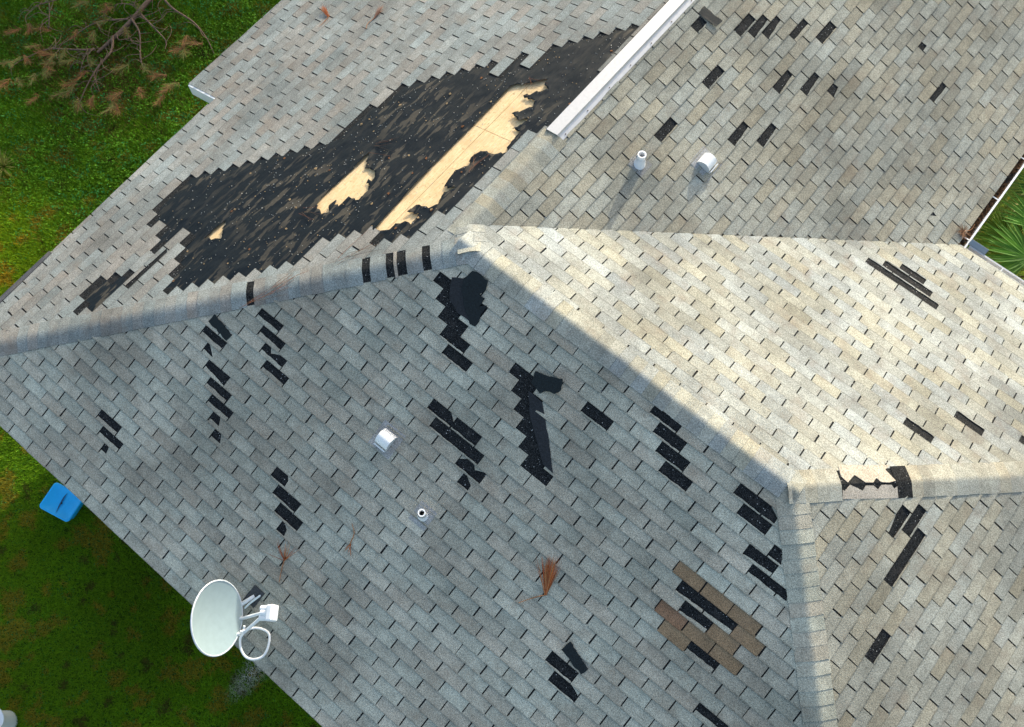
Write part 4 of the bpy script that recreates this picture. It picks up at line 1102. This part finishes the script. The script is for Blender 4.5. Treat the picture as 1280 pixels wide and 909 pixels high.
# ------------------------------------------------------------------ fan palm in the inner corner
palm = empty('fan_palm', (6.05, 6.25, 0), 'green fan palm growing in the corner between the gutters', 'palm')
mb = MB(); tube(mb, [(6.05, 6.25, 0), (6.03, 6.22, .8), (6.0, 6.2, 1.5)], .13, .10, 12, (0.13, 0.09, 0.06)); mb.obj('trunk', M_BARK, palm)
crown = Vector((6.0, 6.2, 1.5))
def fan(c, axis, nrm, ln, n, spread, col):
    c = Vector(c); ax = Vector(axis).normalized(); nn = Vector(nrm).normalized(); ax = (ax - nn * ax.dot(nn)).normalized(); sdv = nn.cross(ax)
    mb = MB()
    tube(mb, catmull([crown, crown.lerp(c, .5) + Vector((0, 0, .18)), c], 5), .016, .009, 6, (0.16, 0.20, 0.05))
    mb.obj('leaf_stalk', M_LEAF, palm)
    mb = MB()
    for k in range(n):
        a = -spread + 2 * spread * k / (n - 1) + rb.gauss(0, .02)
        dr = ax * math.cos(a) + sdv * math.sin(a); cr = nn.cross(dr)
        l = ln * (1 - .22 * abs(a / spread) ** 2) * rb.uniform(.93, 1.05); w = ln * .040
        droop = rb.uniform(.05, .22) * l
        v = rb.uniform(.75, 1.25)
        P = []
        for t in (0.03, .25, .5, .75, 1.0):
            ww = w * (t * 3.2 if t < .3 else (1 - (t - .3) / .7) ** .8) + .002
            ctr = c + dr * (l * t) - nn * (droop * t * t)
            P += [ctr - cr * ww + nn * ww * .55, ctr - nn * .0, ctr + cr * ww + nn * ww * .55]
        mb.add(P, [(i * 3 + q, i * 3 + q + 1, i * 3 + q + 4, i * 3 + q + 3) for i in range(4) for q in (0, 1)], tuple(x * v for x in col))
    mb.obj('frond', M_LEAF, palm)
fan((5.28, 5.72, 2.02), (-.7, .35, .05), (-.05, -.1, 1), .60, 24, 1.35, (0.20, 0.33, 0.04))
fan((5.62, 6.35, 2.10), (-.6, .3, .1), (.0, .0, 1), .66, 24, 1.35, (0.15, 0.30, 0.035))
GRN = (0.13, 0.29, 0.035); YGR = (0.24, 0.34, 0.04); DGR = (0.08, 0.20, 0.035)
fan((5.52, 6.02, 2.18), (-.5, .75, .25), (.25, .05, 1), .72, 26, 1.45, GRN)
fan((5.62, 5.50, 2.22), (-1, -.1, .05), (.15, -.1, 1), .70, 26, 1.35, GRN)
fan((5.55, 5.85, 1.85), (-1, .0, -.2), (-.2, -.1, 1), .62, 24, 1.3, YGR)
fan((5.95, 5.42, 2.15), (.2, -1, .0), (.1, -.3, 1), .62, 24, 1.4, YGR)
fan((5.45, 6.75, 2.05), (-.8, .6, .0), (-.1, .1, 1), .70, 24, 1.3, DGR)
fan((6.5, 6.0, 2.1), (1, -.2, .1), (.2, 0, 1), .7, 24, 1.4, GRN)
fan((6.3, 6.9, 2.0), (.4, 1, .1), (.1, .2, 1), .7, 24, 1.4, DGR)
fan((5.3, 5.55, 1.55), (-.8, -.5, -.1), (-.1, -.1, 1), .55, 22, 1.3, DGR)
shrub = empty('courtyard_shrub', (5.4, 6.2, 0), 'yellow green leafy shrub under the palm fronds beside the gutter', 'shrub')
mb = MB()
for k in range(2600):
    a = rb.uniform(0, 6.28); r = abs(rb.gauss(0, .55)); c = Vector((5.45 + r * math.cos(a) * .8, 6.2 + r * math.sin(a) * 1.3, rb.uniform(.2, 1.35) * math.exp(-r * .6)))
    dr = Vector((rb.gauss(0, 1), rb.gauss(0, 1), rb.gauss(.3, .6))).normalized(); w = dr.cross(Vector((rb.gauss(0, 1), rb.gauss(0, 1), 1))).normalized()
    l = rb.uniform(.05, .11); v = rb.uniform(.6, 1.3); col = rb.choice([(0.17, 0.22, 0.03), (0.10, 0.17, 0.025), (0.22, 0.20, 0.03)])
    mb.add([c, c + dr * l * .5 + w * l * .22, c + dr * l, c + dr * l * .5 - w * l * .22], [(0, 1, 2, 3)], tuple(x * v for x in col))
mb.obj('foliage', M_LEAF, shrub)
mb = MB()
for k in range(7):
    a = k * .9; tube(mb, [(5.4, 6.2, 0), (5.4 + .15 * math.cos(a), 6.2 + .2 * math.sin(a), .5), (5.4 + .4 * math.cos(a), 6.2 + .5 * math.sin(a), 1.0)], .014, .006, 6, (0.14, 0.09, 0.05))
mb.obj('stems', M_BARK, shrub)

# ------------------------------------------------------------------ trees north of the lawn (they shade it)
def tree(x, y, h, r, seed, label):
    rr = random.Random(seed); t = empty('pine_tree', (x, y, 0), label, 'tree', 'trees north of the lawn')
    mb = MB(); tube(mb, catmull([(x, y, 0), (x + .1, y, h * .35), (x - .08, y + .1, h * .7), (x, y, h * .97)], 5), .16, .04, 10, (0.17, 0.11, 0.075))
    cl = []
    for k in range(26):
        z = rr.uniform(.18, .95) * h; a = rr.uniform(0, 6.28); ln = r * rr.uniform(.5, 1.0) * (1.1 - .45 * z / h)
        e = Vector((x + math.cos(a) * ln, y + math.sin(a) * ln, z + rr.uniform(-.1, .4)))
        tube(mb, [(x, y, z - .2), Vector((x, y, z)).lerp(e, .5), e], .04, .012, 6, (0.17, 0.11, 0.075)); cl.append(e); cl.append(Vector((x, y, z)).lerp(e, .6))
    mb.obj('trunk', M_BARK, t)
    mb = MB()
    for c in cl:
        for k in range(120):
            p = c + Vector((rr.gauss(0, .36), rr.gauss(0, .36), rr.gauss(0, .22))); dr = Vector((rr.gauss(0, 1), rr.gauss(0, 1), rr.gauss(.3, .7))).normalized()
            w = dr.cross(Vector((rr.gauss(0, 1), rr.gauss(0, 1), .3))).normalized() * .03; l = rr.uniform(.12, .26); v = rr.uniform(.7, 1.3)
            mb.add([p - w, p + w, p + dr * l], [(0, 1, 2)], (0.05 * v, 0.10 * v, 0.025 * v))
    mb.obj('crown', M_LEAF, t)
tree(-11.2, 12.6, 4.6, 1.7, 1, 'bushy pine tree north of the lawn nearest the house')
tree(-13.4, 13.4, 4.8, 1.8, 2, 'bushy pine tree north of the lawn in the middle of the three')
tree(-15.8, 12.9, 4.6, 1.7, 3, 'bushy pine tree north of the lawn farthest from the house')

# ------------------------------------------------------------------ lawn
def lawn(name, n, kind, seed):
    r = np.random.default_rng(seed)
    x = r.uniform(-12.0, 3.6, n); y = r.uniform(-9.0, 4.2, n)
    keep = ~((x > -3.62) & (y > -4.25)) & ~((x > -4.5) & (y > .6))
    # only ground that the picture or a step beside it can show
    q = np.c_[x, y, np.zeros(n)] - CAM; z = q @ FWD
    px = 640 + 1115.9 * (q @ RIGHT) / z; py = 454.5 + 1115.9 * (q @ DOWN) / z
    keep &= (px > -110) & (px < 700) & (py > -110) & (py < 1010) & (z > 0)
    x, y = x[keep], y[keep]; n = len(x)
    # patchiness
    def fbm(x, y, s, o):
        return np.array([mnoise.fractal(Vector((a * s, b * s, o)), 1.0, 2.0, 3) for a, b in zip(x, y)])
    gx, gy = np.meshgrid(np.linspace(-12, 3.6, 200), np.linspace(-9, 4.2, 170))
    def field(s, o):
        g = fbm(gx.ravel(), gy.ravel(), s, o).reshape(gx.shape)
        ix = np.clip(((x + 12) / 15.6 * 199).astype(int), 0, 199); iy = np.clip(((y + 9) / 13.2 * 169).astype(int), 0, 169)
        return g[iy, ix]
    p1, p2, p3 = field(1.1, 1.0), field(3.0, 4.0), field(0.5, 9.0)
    north = np.clip((y + 4.5) / 2.5, 0, 1)          # rougher weeds away from the house's lee side
    if kind == 'blade':
        l = r.uniform(.045, .10, n) * (1 + .7 * north); w = r.uniform(.003, .006, n)
        base = np.where((p2 + .5 * p1 > .28)[:, None], [[.28, .235, .018]], [[.150, .29, .008]])
        base = np.where((p2 < -.55)[:, None], [[.105, .105, .016]], base)
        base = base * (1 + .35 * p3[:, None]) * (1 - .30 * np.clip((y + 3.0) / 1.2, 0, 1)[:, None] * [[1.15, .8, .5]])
    else:
        l = r.uniform(.014, .034, n) * (.7 + .6 * north); w = l * r.uniform(.22, .40, n)
        dens = (p1 + .25 > r.uniform(-.5, .9, n) - .35 * (north - .3))
        x, y, l, w, p1, p2, p3, north = [a[dens] for a in (x, y, l, w, p1, p2, p3, north)]; n = len(x)
        base = np.where((p2 > .1)[:, None], [[.045, .215, .045]], [[.095, .255, .016]]) * (1 + .3 * p3[:, None])
    lit = np.clip(1.3 - np.hypot((x + 7.1) / 1.3, (y + 3.5) / 1.3), 0, 1)[:, None]     # yellower sward by the low corner, sunlight brightened into its tint
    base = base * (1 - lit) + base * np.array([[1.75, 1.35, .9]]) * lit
    if kind == 'blade':                                                               # brown litter round the branch
        br_ = (np.clip(1.2 - np.hypot((x + 8.4) / 1.7, (y - .1) / 1.2), 0, 1) * .62 > r.random(n))[:, None]
        base = np.where(br_, [[.15, .085, .028]], base)
    # pale lime wash under the dish
    dd = np.hypot((x - .80) / .16, (y + 5.22) / .42); wash = np.clip(1.25 - dd, 0, 1) * (r.random(n) < .6)
    base = base * (1 - wash[:, None]) + np.array([[.80, .76, .68]]) * wash[:, None]
    base = base * r.uniform(.55, 1.45, n)[:, None]
    a = r.uniform(0, 2 * np.pi, n); el = r.uniform(.15, 1.25, n) if kind == 'blade' else r.uniform(-.3, .8, n)
    h0 = np.zeros(n) if kind == 'blade' else r.uniform(.02, .09, n) * (.5 + .6 * north)
    d = np.c_[np.cos(a) * np.cos(el), np.sin(a) * np.cos(el), np.sin(el)]
    s = np.c_[-np.sin(a), np.cos(a), np.zeros(n)]
    b = np.c_[x, y, h0]
    if kind == 'blade':
        V = np.stack([b - s * w[:, None], b + s * w[:, None], b + d * l[:, None]], 1); k = 3
    else:
        V = np.stack([b, b + d * (l * .5)[:, None] + s * w[:, None], b + d * l[:, None], b + d * (l * .5)[:, None] - s * w[:, None]], 1); k = 4
    me = bpy.data.meshes.new(name)
    me.vertices.add(n * k); me.vertices.foreach_set('co', V.astype(np.float32).ravel())
    me.loops.add(n * k); me.loops.foreach_set('vertex_index', np.arange(n * k, dtype=np.int32))
    me.polygons.add(n); me.polygons.foreach_set('loop_start', np.arange(0, n * k, k, dtype=np.int32))
    try: me.polygons.foreach_set('loop_total', np.full(n, k, dtype=np.int32))
    except Exception: pass
    at = me.attributes.new('tint', 'FLOAT_COLOR', 'POINT')
    at.data.foreach_set('color', np.c_[np.repeat(base, k, 0), np.ones(n * k)].astype(np.float32).ravel())
    me.update(calc_edges=True)
    o = link(name, me, None, M_GRASS)
    return o
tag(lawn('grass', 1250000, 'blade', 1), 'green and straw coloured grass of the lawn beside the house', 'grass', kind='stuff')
tag(lawn('ground_cover', 340000, 'leaf', 2), 'small leafy weeds growing through the lawn', 'weeds', kind='stuff')
